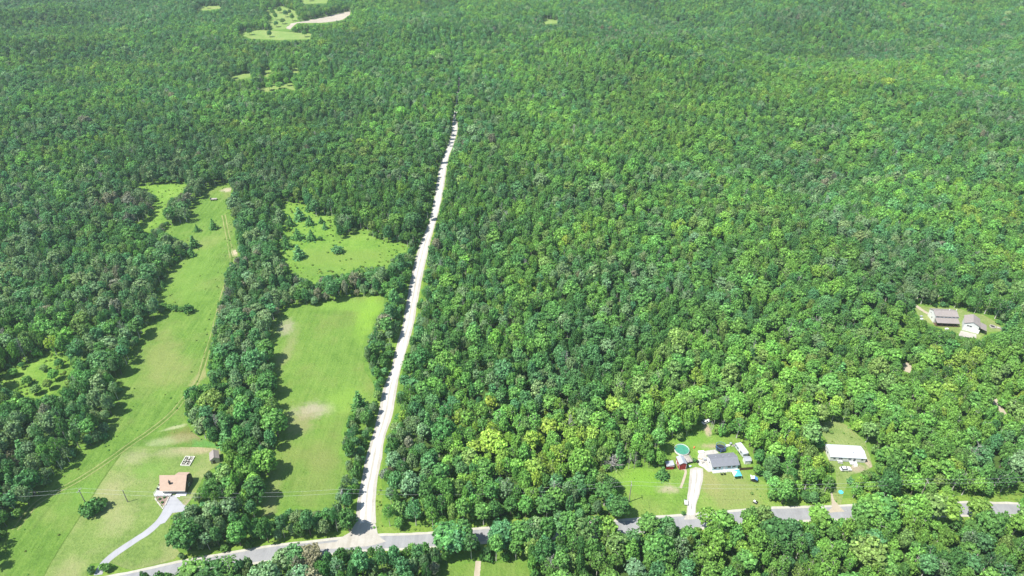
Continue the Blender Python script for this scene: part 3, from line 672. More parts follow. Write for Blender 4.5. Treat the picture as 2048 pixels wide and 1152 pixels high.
MAN += [(186,1026,5.2,3.6,S_,'dark green','dark rounded thicket tree standing alone in the mown left lawn'),
 (200,1018,5.0,3.0,S_,'dark green','smaller dark bush grown against the lone thicket on the left lawn'),
 (380,1098,13.5,6.4,B_[4:6],'dark green','huge dark spreading tree at the corner of drive and paved road'),
 (346,446,12,4.9,B_[:2],'dark green','tall dark oval tree standing between the two upper left meadows'),
 (374,444,11,4.0,B_[8:10],'grey-green','pale airy tree right of the tall oval meadow tree'),
 (306,500,9.5,4.6,B_[4:6],'dark green','dark round tree on the tongue of grass below the nook meadow'),
 (334,492,9.5,4.2,B_[:2],'mid green','green round tree right of the dark tree on the grass tongue'),
 (395,463,5.5,2.3,C_[2:],'dark green','small dark bushy conifer alone in the upper left meadow'),
 (428,458,8,2.3,C_[:2],'dark green','slim pointed conifer alone by the meadow ruts'),
 (389,494,8.5,2.9,C_[:2],'dark green','dark conifer on the left rim of the long meadow'),
 (384,512,5.5,2.2,C_[:2],'dark green','short conifer just below the dark rim conifer of the long meadow'),
 (378,625,4.6,3.0,S_,'dark green','dark isolated bush at the tip of the hedge crossing the meadow'),
 (327,574,4.5,2.0,C_[2:],'dark green','tiny dark conifer at the left edge of the long meadow'),
 (573,496,9.5,4.0,C_[2:],'dark green','broad dark pine at the left edge of the upper meadow'),
 (599,516,9.5,3.5,C_[:2],'blue-green','tall blue-green spruce in front of the upper meadow group'),
 (596,478,8,4.2,C_[2:],'dark green','wide low pine in the middle of the upper meadow pine group'),
 (624,480,8,3.6,C_[2:],'dark green','pine right of the wide low pine in the upper meadow group'),
 (621,450,7.5,3.5,C_[2:],'dark green','round pine behind the upper meadow pine pair'),
 (600,439,9.5,3.6,C_[:2],'blue-green','tall spruce at the back left of the upper meadow'),
 (582,452,9,3.2,C_[2:],'dark green','dark pine between forest edge and back spruce of the upper meadow'),
 (618,422,6,2.3,C_[:2],'dark green','small spruce near the forest edge at the back of the upper meadow'),
 (643,446,5,1.7,C_[:2],'dark green','narrow young spruce in the open centre of the upper meadow'),
 (650,458,5,1.7,C_[:2],'blue-green','narrow young spruce just below its twin in the upper meadow'),
 (641,480,2.6,1.7,S_,'dark green','tiny dark bush in the open of the upper meadow'),
 (675,506,4.2,4.0,S_,'blue-green','broad low shrub at the centre of the upper meadow'),
 (710,462,2.4,1.9,S_,'olive green','small bush at the back rim of the upper meadow'), (741,470,2.2,1.6,S_,'olive green','small bush near the back right rim of the upper meadow'),
 (556,872,13.5,6.2,B_[4:6],'mid green','great round tree bulging into the left side of the middle field'),
 (541,792,12.5,4.8,B_[:2],'dark green','dark round tree at the left field edge above the great bulging tree'),
 (536,722,12,4.6,B_[2:4],'mid green','rounded tree at the left edge of the middle field, level with its centre'),
 (536,950,13,5.0,B_[:2],'bright green','bright tall tree on the left field edge below the great bulging tree'),
 (516,1004,12,4.6,B_[2:4],'dark green','dark tree at the lower left corner of the middle field'),
 (719,815,10,2.8,C_[:2],'dark green','pointed dark conifer at the right edge of the middle field'),
 (1234,1036,11,4.6,B_[:2],'dark green','large dark round tree at the lower left corner of the homestead yard'),
 (1324,955,6,2.2,C_[:2],'dark green','small dark conifer in front of the little red shed'),
 (1357,880,4.6,1.9,B_[:1],'olive green','small slim tree behind the round pool'),
 (327,617,3.2,2.2,S_,'mid green','left bush in the hedge crossing the long meadow'), (340,619,3.0,2.0,S_,'mid green','second bush in the hedge crossing the long meadow'), (352,621,3.2,2.0,S_,'dark green','third bush in the hedge crossing the long meadow'), (363,622,2.6,1.6,S_,'mid green','fourth and smallest bush of the hedge crossing the long meadow')]
for (px, py, h, r, pr, fam, lab) in MAN: x, y = G(px, py); occ.setdefault((int(x // 8), int(y // 8)), []).append((x, y, r * .8))
row_n = 0
for x0, x1 in ((885,945),(1000,1222),(1290,1335),(1405,1440),(1486,1530),(1618,1636),(1702,1895),(1938,1960),(2045,2120),(385,480),(566,628)):
    X_ = x0 + 8
    while X_ < x1:
        yy = float(np.interp(X_, [p[0] for p in ROAD_C], [p[1] for p in ROAD_C])); hh = random.uniform(9, 11.5) if 1290 < X_ < 1640 else random.uniform(11.5, 15.0) if 640 < X_ else random.uniform(7, 9); rr = random.uniform(3.8, 5.4)
        gx, gy = G(X_ + random.uniform(-5, 5), yy + (20 if X_ > 880 else 27) + random.uniform(0, 9)); kk = BROAD[int(random.random() * len(BROAD))]
        occ.setdefault((int(gx // 8), int(gy // 8)), []).append((gx, gy, rr)); stand.append((gx, gy, kk, rr, hh, random.uniform(0, 6.28))); X_ += random.uniform(17, 27)
add_layer(14, .38, 3.8, 5.8, 11.5, 16, BROAD[:6], .26, occ, .62)
add_layer(7.0, .42, 2.5, 3.8, 8.5, 15, BROAD + BROAD[6:], .8, occ, .56)
add_layer(6.5, .4, 3.6, 5.0, 9.5, 14, CONI[:1] + CONI[1:2], .035, occ, .5)
add_layer(4.7, .42, 1.6, 2.8, 6.5, 14, BROAD + BROAD[6:], .92, occ, .52)
add_layer(4.2, .42, 1.5, 2.2, 3, 7, BROAD[:4] + SHRUB, .8, occ, .52, y1=620)
add_layer(3.4, .38, 1.8, 2.4, 4.5, 8, BROAD[:4] + SHRUB, .9, occ, .60, near=22)
add_layer(2.4, .38, 1.1, 1.7, 1.8, 3.4, SHRUB, .8, occ, .60, near=14, y1=700)
for (px, py) in ((546,30),(552,40),(560,26),(572,34),(566,48),(580,30),(553,54),(541,24),(585,42),(548,18),(500,70),(610,74),(540,74),(466,158),(530,147),(590,141),(560,178),(540,181),(575,172),(415,17),(620,2)):
    gx, gy = G(px, py); stand.append((gx, gy, BROAD[px % 6], random.uniform(2.8, 4.5), random.uniform(7, 11), random.uniform(0, 6.28)))
for (px, py, hh, rr) in ((30,752,4.5,2.2),(58,770,5,2.6),(90,742,3.5,1.8),(112,760,6,2.8),(122,735,5,2.2),(75,788,5,2.4),(100,778,5.5,2.6),(45,735,3,1.6)):
    gx, gy = G(px, py); stand.append((gx, gy, BROAD[px % 6], rr, hh, random.uniform(0, 6.28)))
add_layer(9, .4, 1.6, 2.2, 11, 14.5, DEAD, .055, occ, .26, y1=900)
st = np.array([s[:6] for s in stand]); print('trees', len(st))
sx, sy, sp, sr, sh, srz = st.T; sp = sp.astype(int)
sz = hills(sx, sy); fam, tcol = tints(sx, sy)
PK = np.array([p['kind'] for p in PROTO]); kinds = PK[sp]
PR = np.array([p['R'] for p in PROTO]); PH = np.array([p['H'] for p in PROTO])
# conifers lean to dark families
m_ = kinds == 'conifer_tree'; tcol[m_] = np.array(PAL['dark green']) * rng.uniform(.8, 1.3, (m_.sum(), 1)) * (1, 1, 1.15); fam[m_] = 1
scl = np.stack([sr / PR[sp] * rng.uniform(.92, 1.08, len(sr)), sr / PR[sp] * rng.uniform(.92, 1.08, len(sr)), sh / PH[sp]], 1)

def real_tree(kind, pi, x, y, z, rz, sc, col, label, cat, group=None):
    p = PROTO[pi]; t = thing(kind, label, cat, (x, y, z), rz, group); t.scale = sc
    if p['crown']:
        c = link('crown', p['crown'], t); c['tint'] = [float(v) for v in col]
    link('trunk', p['trunk'], t)
    return t
for (px, py, h, r, pr, fm, lab) in MAN:
    x, y = G(px, py); pi = pr[int(px * 7 + py) % len(pr)]; k = PROTO[pi]['kind']; col = np.array(PAL[fm]) * random.uniform(.9, 1.1)
    real_tree(k, pi, x, y, 0, random.uniform(0, 6.28), (r / PR[pi], r / PR[pi], h / PH[pi]) if k != 'conifer_tree' else (1.3 * r / PR[pi], 1.3 * r / PR[pi], .95 * h / PH[pi]), col, lab, {'conifer_tree': 'conifer', 'shrub': 'bush'}.get(k, 'tree'))

# the ones that show largest stand as single trees
px_, py_ = to_px(sx, sy); dist = np.sqrt(sx ** 2 + sy ** 2 + (CAM_H - sh * .6) ** 2); app = sr * sh / dist ** 2
ku = 1 / (1 - sh * .6 / CAM_H); pxc, pyc = to_px(sx * ku, sy * ku)
vis = (pxc > -10) & (pxc < 2058) & (pyc > 0) & (pyc < 1158)
LIM = {'broadleaf_tree': 297, 'aspen_tree': 150, 'conifer_tree': 110, 'shrub': 150, 'dead_tree': 60}
single = np.zeros(len(sx), bool)
for k, lim in LIM.items():
    idx = np.where((kinds == k) & vis & (clear_dist(sx, sy) < 30 if k == 'shrub' else True))[0]; idx = idx[np.argsort(-app[idx])][:lim]; single[idx] = True
LAND = [('the brown-roofed house', 348, 968), ('the drive corner', 330, 1060), ('the gravel road junction', 730, 1070), ('the homestead pool', 1364, 898), ('the grey-roofed house', 1450, 925), ('the white mobile home', 1692, 908),
        ('the hillside white garage', 1945, 650), ('the middle field', 640, 900), ('the middle field top', 660, 600), ('the gravel road', 770, 860), ('the upper meadow', 680, 500), ('the left meadow foot', 60, 1080), ('the left meadow waist', 300, 700), ('the lawn shed', 432, 915),
        ('the south meadow', 960, 1140), ('the yard driveway mouth', 1383, 1035), ('the mobile home drive', 1672, 1015), ('the bottom right corner', 2040, 1140), ('the paved road centre', 1120, 1062), ('the east road bend', 1930, 1018), ('the east track', 1995, 805), ('the wetland clearing', 70, 750),
        ('the yard trampoline', 1440, 893), ('the picture bottom centre', 1240, 1130), ('the bottom right woods', 1640, 1120), ('the bottom left corner', 10, 1140), ('the mid woods', 1030, 850), ('the right woods', 1800, 850), ('the central woods', 1150, 700), ('the upper right woods', 1600, 500), ('the left woods', 120, 560)]
SIZEW = {'broadleaf_tree': ((5.2, 'very broad'), (4.3, 'broad'), (3.4, 'medium'), (0, 'small')), 'aspen_tree': ((3.6, 'full'), (0, 'slim')), 'conifer_tree': ((4.2, 'wide'), (0, 'narrow')), 'shrub': ((1.9, 'bushy'), (0, 'low')), 'dead_tree': ((1.9, 'spreading'), (0, 'thin'))}
NOUN = {'broadleaf_tree': 'rounded tree', 'aspen_tree': 'tall oval tree', 'conifer_tree': 'pointed conifer', 'shrub': 'bush', 'dead_tree': 'bare dead tree'}
ORD = ['first', 'second', 'third', 'fourth', 'fifth', 'sixth', 'seventh', 'eighth', 'ninth', 'tenth', 'eleventh', 'twelfth', 'thirteenth', 'fourteenth', 'fifteenth', 'sixteenth', 'seventeenth', 'eighteenth', 'nineteenth', 'twentieth']
rows = []
for i in np.where(single)[0]:
    nm, lx, ly = min(LAND, key=lambda L: (L[1] - pxc[i]) ** 2 + (1.3 * (L[2] - pyc[i])) ** 2)
    dx, dy = pxc[i] - lx, pyc[i] - ly; d = math.hypot(dx, dy)
    dr = ('right of' if dx > 0 else 'left of') if abs(dx) > abs(dy) * 1.7 else (('below' if dy > 0 else 'above') if abs(dy) > abs(dx) * 1.7 else ('below-' if dy > 0 else 'above-') + ('right of' if dx > 0 else 'left of'))
    ad = 'close ' if d < 45 else ('far ' if d > 120 else '')
    sw = next(w for lim, w in SIZEW[kinds[i]] if sr[i] >= lim)
    cw = '' if kinds[i] == 'dead_tree' else PN[fam[i]] + ' '
    rows.append((f"{sw} {cw}{NOUN[kinds[i]]} {ad}{dr} {nm}", i))
byl = {}
for l, i in rows: byl.setdefault(l, []).append(i)
for l, ids in byl.items():
    ids.sort(key=lambda i: pxc[i])
    for q, i in enumerate(ids):
        lab = l if len(ids) == 1 else (f"{l}, " + ('leftmost' if q == 0 else 'rightmost' if q == len(ids) - 1 else ORD[min(q, 19)] + ' from left'))
        k = kinds[i]; cat = {'conifer_tree': 'conifer', 'shrub': 'bush', 'dead_tree': 'dead tree'}.get(k, 'tree')
        grp = {'broadleaf_tree': 'rounded broadleaf trees of the woods', 'aspen_tree': 'tall oval trees of the woods', 'conifer_tree': 'pointed conifers scattered in the woods', 'shrub': 'bushes along the clearings', 'dead_tree': 'bare dead trees in the woods'}[k]
        real_tree(k, sp[i], sx[i], sy[i], sz[i], srz[i], tuple(scl[i]), tcol[i], lab, cat, grp)

# everything smaller in the picture: one mass per kind
pc = bpy.data.collections.new('forest_sources')
for i, p in enumerate(PROTO):
    o = bpy.data.objects.new('source_%02d' % i, p['joined']); pc.objects.link(o)
def scatter(name, label, cat, sel):
    me = bpy.data.meshes.new(name); n = int(sel.sum()); me.vertices.add(n)
    me.vertices.foreach_set('co', np.stack([sx[sel], sy[sel], sz[sel]], 1).astype(np.float32).ravel())
    me.attributes.new('variant', 'INT', 'POINT').data.foreach_set('value', sp[sel].astype(np.int32))
    me.attributes.new('turn', 'FLOAT', 'POINT').data.foreach_set('value', srz[sel].astype(np.float32))
    me.attributes.new('size', 'FLOAT_VECTOR', 'POINT').data.foreach_set('vector', scl[sel].astype(np.float32).ravel())
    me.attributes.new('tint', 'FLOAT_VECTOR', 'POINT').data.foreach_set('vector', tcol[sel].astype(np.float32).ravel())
    o = link(name, me); md = o.modifiers.new('scatter', 'NODES'); ng = bpy.data.node_groups.new(name + '_scatter', 'GeometryNodeTree'); md.node_group = ng
    ng.interface.new_socket('Geometry', in_out='INPUT', socket_type='NodeSocketGeometry'); ng.interface.new_socket('Geometry', in_out='OUTPUT', socket_type='NodeSocketGeometry')
    N = ng.nodes; L = ng.links; gi = N.new('NodeGroupInput'); go = N.new('NodeGroupOutput')
    ip = N.new('GeometryNodeInstanceOnPoints'); ci = N.new('GeometryNodeCollectionInfo'); ci.inputs['Collection'].default_value = pc
    ci.inputs['Separate Children'].default_value = True; ci.inputs['Reset Children'].default_value = True
    def na(nm, dt): a = N.new('GeometryNodeInputNamedAttribute'); a.data_type = dt; a.inputs['Name'].default_value = nm; return a.outputs['Attribute']
    L.new(gi.outputs[0], ip.inputs['Points']); L.new(ci.outputs[0], ip.inputs['Instance']); ip.inputs['Pick Instance'].default_value = True
    L.new(na('variant', 'INT'), ip.inputs['Instance Index']); L.new(na('size', 'FLOAT_VECTOR'), ip.inputs['Scale'])
    cx = N.new('ShaderNodeCombineXYZ'); L.new(na('turn', 'FLOAT'), cx.inputs['Z']); L.new(cx.outputs[0], ip.inputs['Rotation'])
    L.new(ip.outputs[0], go.inputs[0])
    return tag(o, label, cat, None, 'stuff')
rest = ~single
scatter('broadleaf_forest', 'dense green broadleaf woods covering the land behind the nearer trees', 'forest', rest & ((kinds == 'broadleaf_tree') | (kinds == 'aspen_tree')))
scatter('conifer_forest', 'dark pointed conifers dotted through the distant broadleaf woods', 'forest', rest & (kinds == 'conifer_tree'))
scatter('undergrowth', 'low green brush filling the rims of woods and meadows', 'undergrowth', rest & (kinds == 'shrub'))
scatter('dead_trees_far', 'pale bare dead trees dotted through the distant woods', 'dead trees', rest & (kinds == 'dead_tree'))
# ------------------------------------------------------------------ buildings
def frame(pl, pr):
    """place something by the survey marks of its front left and front right foot; returns location, turn, length"""
    a = Vector(G(*pl)); c = Vector(G(*pr)); d = c - a
    return (a.x, a.y, 0), math.atan2(d.y, d.x), d.length
def wall_window(parent, x, z, w, h, y=0.0, side='front', frame_mat='white_paint', name='window', L=0.0):
    """window frame with its own pane, set proud of the wall"""
    f = MB(); t = .09; p = MB()
    def bx(m, a0, a1, z0, z1, d0, d1):
        if side == 'front': m.box(a0, a1, y - d1, y - d0, z0, z1)
        elif side == 'left': m.box(-d1, -d0, a0, a1, z0, z1)
        elif side == 'right': m.box(L + d0, L + d1, a0, a1, z0, z1)
        else: m.box(a0, a1, y + d0, y + d1, z0, z1)
    bx(f, x, x + w, z, z + t, .012, .07); bx(f, x, x + w, z + h - t, z + h, .012, .07); bx(f, x, x + t, z + t, z + h - t, .012, .07); bx(f, x + w - t, x + w, z + t, z + h - t, .012, .07)
    if w > 1.3: bx(f, x + w / 2 - .04, x + w / 2 + .04, z + t, z + h - t, .012, .06)
    fo = f.build(name, M[frame_mat], parent); bx(p, x + t, x + w - t, z + t, z + h - t, .005, .03); p.build('pane', M['glass'], fo)
    return fo
def wall_door(parent, x, w, h, mat='white_paint', y=0.0, side='front', L=0, z=.15):
    m = MB(); k = MB()
    if side == 'front': m.box(x, x + w, y - .06, y - .01, z, z + h); k.box(x + w - .16, x + w - .08, y - .13, y - .065, z + h * .45, z + h * .45 + .1)
    elif side == 'left': m.box(-.06, -.01, x, x + w, z, z + h); k.box(-.13, -.065, x + w - .16, x + w - .08, z + h * .45, z + h * .45 + .1)
    else: m.box(L + .01, L + .06, x, x + w, z, z + h); k.box(L + .065, L + .13, x + .08, x + .16, z + h * .45, z + h * .45 + .1)
    d = m.build('door', M[mat], parent); k.build('handle', M['grey_metal'], d); return d
def gable_body(t, L, D, wh, rh, wall, roof, oh=.4, base=None, ridge='x', eave=.4):
    """walls with gable ends and a pitched roof of two thick slopes"""
    m = MB()
    if ridge == 'x':
        m.poly([(0, 0, 0), (L, 0, 0), (L, 0, wh), (0, 0, wh)]); m.poly([(L, D, 0), (0, D, 0), (0, D, wh), (L, D, wh)])
        m.poly([(0, D, 0), (0, 0, 0), (0, 0, wh), (0, D / 2, wh + rh), (0, D, wh)]); m.poly([(L, 0, 0), (L, D, 0), (L, D, wh), (L, D / 2, wh + rh), (L, 0, wh)])
    else:
        m.poly([(0, D, 0), (0, 0, 0), (0, 0, wh), (0, D, wh)]); m.poly([(L, 0, 0), (L, D, 0), (L, D, wh), (L, 0, wh)])
        m.poly([(0, 0, 0), (L, 0, 0), (L, 0, wh), (L / 2, 0, wh + rh), (0, 0, wh)]); m.poly([(L, D, 0), (0, D, 0), (0, D, wh), (L / 2, D, wh + rh), (L, D, wh)])
    m.build('wall', M[wall], t)
    r = MB(); th = .16
    if ridge == 'x':
        s = rh / (D / 2); e = wh - s * eave
        r.prism([(-oh, -eave, e), (L + oh, -eave, e), (L + oh, D / 2, wh + rh), (-oh, D / 2, wh + rh)], (0, 0, th)); r.prism([(-oh, D / 2, wh + rh), (L + oh, D / 2, wh + rh), (L + oh, D + eave, e), (-oh, D + eave, e)], (0, 0, th))
    else:
        s = rh / (L / 2); e = wh - s * eave
        r.prism([(-eave, -oh, e), (L / 2, -oh, wh + rh), (L / 2, D + oh, wh + rh), (-eave, D + oh, e)], (0, 0, th)); r.prism([(L / 2, -oh, wh + rh), (L + eave, -oh, e), (L + eave, D + oh, e), (L / 2, D + oh, wh + rh)], (0, 0, th))
    ro = r.build('roof', M[roof], t)
    cap = MB()
    if ridge == 'x': cap.box(-oh, L + oh, D / 2 - .12, D / 2 + .12, wh + rh + th - .03, wh + rh + th + .04)
    else: cap.box(L / 2 - .12, L / 2 + .12, -oh, D + oh, wh + rh + th - .03, wh + rh + th + .04)
    cap.build('ridge_cap', M[roof], ro)
    return ro
def rail(t, pts, h=1.0, z=0.0, mat='white_paint', step=1.3):
    m = MB()
    for i in range(len(pts) - 1):
        a, c = Vector(pts[i]), Vector(pts[i + 1]); L = (c - a).length; k = max(1, round(L / step))
        for q in range(k + 1):
            p = a + (c - a) * q / k; m.box(p.x - .045, p.x + .045, p.y - .045, p.y + .045, z, z + h)
        m.tube([(a.x, a.y, z + h), (c.x, c.y, z + h)], .05, 4); m.tube([(a.x, a.y, z + h * .5), (c.x, c.y, z + h * .5)], .03, 4)
    return m.build('railing', M[mat], t)
def chair(name, x, y, rz, z, mat, label, group=None):
    t = thing(name, label, 'chair', (x, y, z), rz, group)
    MB().box(-.32, .32, -.35, .3, .36, .42).build('seat', M[mat], t)
    MB().prism([(-.32, .3, .38), (.32, .3, .38), (.34, .62, 1.05), (-.34, .62, 1.05)], (0, .05, .02)).build('backrest', M[mat], t)
    for sx_ in (-1, 1):
        MB().box(sx_ * .36 - .05, sx_ * .36 + .05, -.4, .35, .56, .6).build('armrest', M[mat], t)
        MB().box(sx_ * .32 - .04, sx_ * .32 + .04, -.36, -.28, 0, .56).build('leg', M[mat], t); MB().box(sx_ * .32 - .04, sx_ * .32 + .04, .26, .34, 0, .56).build('leg', M[mat], t)
    return t

# brown-roofed house on the left lawn
loc, rz, L = frame((326.5, 987), (374, 986.5))
h1 = thing('house', 'dark-walled house with a tan brown gable roof on the left lawn', 'house', loc, rz)
DD = 4.9; zt = 4.2; zf = 2.65; x0 = L * .48
mm = MB(); mm.poly([(0, 0, 0), (L, 0, 0), (L, 0, zf), (0, 0, zf)]); mm.poly([(L, DD, 0), (0, DD, 0), (0, DD, zt), (L, DD, zt)]); mm.poly([(0, DD, 0), (0, 0, 0), (0, 0, zf), (0, DD, zt)]); mm.poly([(L, 0, 0), (L, DD, 0), (L, DD, zt), (L, 0, zf)])
mm.build('wall', M['dark_siding'], h1)
sl = (zt - zf) / DD
ro = MB().prism([(-.3, -1.0, zf - sl), (L + .3, -1.0, zf - sl), (L - .9, DD + .15, zt + sl * .15), (-2.4, DD + .15, zt + sl * .15)], (0, 0, .16)).build('roof', M['tan_shingle'], h1)
MB().box(-.3, L + .3, -1.08, -1.005, zf - sl - .06, zf - sl + .17).build('gutter', M['cream_paint'], ro)
mm = MB(); mm.poly([(x0, DD + .002, 0), (x0, 6.5, 0), (x0, 6.5, 3.6), (x0, DD + .002, 4.1)]); mm.poly([(L, DD + .002, 0), (L, 6.5, 0), (L, 6.5, 3.6), (L, DD + .002, 4.1)]); mm.poly([(x0, 6.5, 0), (L, 6.5, 0), (L, 6.5, 3.6), (x0, 6.5, 3.6)])
mm.build('rear_wing', M['dark_siding'], h1)
MB().prism([(x0 - .9, DD + .16, 4.28), (L - .9, DD + .16, 4.28), (L - .3, 6.8, 3.9), (x0 - .2, 6.8, 3.9)], (0, 0, .14)).build('rear_roof', M['tan_shingle'], h1)
MB().box(2.5, 3.05, 1.4, 1.95, 3.0, 4.6).build('chimney', M['black_paint'], ro); MB().box(2.42, 3.13, 1.32, 2.03, 4.6, 4.72).build('chimney_cap', M['black_paint'], h1)
MB().tube([(2.0, 2.7, 3.4), (2.0, 2.7, 4.3)], .14, 8).build('vent_pipe', M['black_paint'], ro)
for x, w in ((.6, 1.6), (6.2, 1.8)): wall_window(h1, x, 1.0, w, 1.2)
wall_door(h1, 4.2, .95, 2.0, 'brown_wood'); wall_window(h1, 2.0, 1.0, 1.4, 1.1, side='left'); wall_window(h1, 2.4, 1.0, 1.2, 1.1, side='right', L=L)
MB().box(-.06, L + .06, -.06, 0.0, 0, .35).build('foundation', M['white_paint'], h1)
dk = thing('deck', 'pale deck with railing wrapped round the left end of the brown-roofed house', 'deck', loc, rz)
fl = MB(); fl.box(-2.7, -.02, -.4, 4.6, .45, .6).box(-2.7, 3.6, -1.6, -.41, .45, .6); fl.build('deck_floor', M['pale_deck'], dk)
for p in ((-2.6, -1.5), (-2.6, 1.5), (-2.6, 4.5), (0, -1.5), (3.5, -1.5)): MB().box(p[0] - .06, p[0] + .06, p[1] - .06, p[1] + .06, 0, .45).build('post', M['grey_wood'], dk)
rail(dk, [(-2.65, 4.5, 0), (-2.65, -1.55, 0), (3.55, -1.55, 0)], .9, .6)
c_, s_ = math.cos(rz), math.sin(rz)
def loc_of(lx, ly, loc=loc, rz=rz): return loc[0] + lx * math.cos(rz) - ly * math.sin(rz), loc[1] + lx * math.sin(rz) + ly * math.cos(rz)
for k, (lx, ly, a) in enumerate(((-1.9, 2.9, 1.2), (-1.9, 1.2, 1.6))):
    x, y = loc_of(lx, ly); chair('deck_chair', x, y, a, .6, 'black_paint', ('rear' if k == 0 else 'front') + ' black chair on the pale deck of the brown-roofed house', 'black chairs on the left deck')
pt = thing('porch', 'low white front porch slab along the dark-walled house', 'porch', loc, rz)
MB().box(5.2, L + .1, -1.3, -.065, 0, .3).build('slab', M['white_paint'], pt); MB().box(5.4, 6.9, -1.75, -1.31, 0, .16).build('step', M['white_paint'], pt)
gb = thing('garden_bed', 'brown mulch garden bed edged with pale stones before the brown-roofed house', 'garden bed', (0, 0, 0))
bedp = GP([(314, 992), (338, 990), (336, 997), (328, 1013), (322, 1008), (313, 997)]); sheet('mulch', bedp, .115, M['mulch'], None, .1, .7, gb)
edge = ragged(GP([(338, 990), (312, 992), (311, 998), (318, 1008), (326, 1017), (331, 1010), (340, 992)]), .12, .55)
for k, (x, y) in enumerate(edge):
    a = random.uniform(0, 3); m = MB(); s = random.uniform(.22, .34); top = random.uniform(.25, .4)
    pts = [(x + s * math.cos(a + q * 1.2566) * random.uniform(.8, 1.2), y + s * math.sin(a + q * 1.2566) * random.uniform(.8, 1.2), 0) for q in range(5)]
    m.prism(pts, (0, 0, top)); m.build('stone', M['stone'], gb)
def small_bush(x, y, r, h, fam_, label, cat='bush', group=None, kind='shrub'):
    return real_tree(kind, SHRUB[int(abs(x * 3)) % 3], x, y, 0, random.uniform(0, 6), (r / 2.3, r / 2.3, h / 3.4), PAL[fam_], label, cat, group)
for (px, py, w_) in ((320, 999, 'left'), (329, 996, 'right'), (325, 1006, 'front')): x, y = G(px, py); small_bush(x, y, .55, .7, 'dark green', f'{w_} small dark plant in the mulch bed by the brown-roofed house', 'plant', 'plants in the mulch bed')
# raised vegetable frame
loc, rz, L = frame((361, 932), (380, 932.5))
vg = thing('vegetable_bed', 'white board-framed vegetable plot behind the brown-roofed house', 'garden bed', loc, rz)
for (a, c, d_, e) in ((0, L, 0, .22), (0, L, 4.6, 4.82), (0, .22, .22, 4.6), (L - .22, L, .22, 4.6)): MB().box(a + d_ * 0, c, d_, e, 0, .55).build('board', M['cream_paint'], vg)
MB().box(.22, L - .22, .22, 4.6, 0, .3).build('soil', M['soil'], vg)
for k in range(9): MB().box(.6 + (k % 3) * 1.05, 1.3 + (k % 3) * 1.05, .6 + (k // 3) * 1.4, 1.5 + (k // 3) * 1.4, .3, .62).build('planter', M['cream_paint'] if k % 2 else M['grey_wood'], vg)
vv, ff = quads(np.stack([rng.uniform(.5, L - .5, 90), rng.uniform(.5, 4.4, 90), rng.uniform(.5, .9, 90)], 1), rand_dirs(90, rng, 0), rng.uniform(.12, .25, 90), rng)
o = link('vegetables', make_mesh('vegetables', vv, ff, M['leaf']), vg); o['tint'] = [.04, .09, .03]
# lawn shed half under the trees
loc, rz, L = frame((423, 929), (440, 927)); rz += .25
sh = thing('garden_shed', 'small brown-roofed shed tucked against the trees right of the lawn', 'shed', loc, rz)
gable_body(sh, L, 4.2, 2.2, 1.1, 'tan_siding', 'mauve_shingle', .2, ridge='y', eave=.2); wall_door(sh, .7, 1.0, 1.7, 'brown_wood')

# grey-roofed house of the homestead
loc, rz, L = frame((1423.5, 942), (1475, 937.5))
h2 = thing('house', 'single-storey house with grey shingle roof, white gable and pale aqua front', 'house', loc, rz)
ro = gable_body(h2, L, 5.8, 2.6, 1.2, 'white_siding', 'grey_shingle', .35, eave=.45)
MB().box(.02, L - .02, -.05, -.005, .0, 2.35).build('front_cladding', M['aqua_siding'], h2)
for x, w in ((.5, 1.3), (2.5, 1.0), (6.0, 1.5), (8.0, 1.5)): wall_window(h2, x, 1.0, w, 1.1, y=-.05)
wall_door(h2, 4.4, .95, 2.0, 'white_paint', y=-.05); wall_window(h2, 2.2, 1.1, 1.3, 1.1, side='left')
for k, x in enumerate((2.2, 5.2, 7.6)): MB().box(x, x + .3, 3.5, 3.8, 3.0, 4.0).build('roof_vent', M['grey_metal'], ro)
fp = thing('front_porch', 'white-posted narrow porch along the aqua house front', 'porch', loc, rz)
MB().box(0, L, -1.35, -.06, .0, .25).build('slab', M['pale_deck'], fp)
for x in (.1, 3.0, 5.9, L - .1): MB().box(x - .06, x + .06, -1.3, -1.18, .25, 1.2).build('post', M['white_paint'], fp)
rail(fp, [(.1, -1.24, 0), (3.9, -1.24, 0)], .95, .25); rail(fp, [(5.6, -1.24, 0), (L - .1, -1.24, 0)], .95, .25)
def at(px, py): return G(px, py)
for k, (px, py) in enumerate(((1443, 949.5), (1448.8, 948.8))):
    x, y = at(px, py); chair('lawn_chair', x, y, 3.0, 0, 'black_paint', ('left' if k == 0 else 'right') + ' black lawn chair in front of the aqua house', 'black chairs before the aqua house')
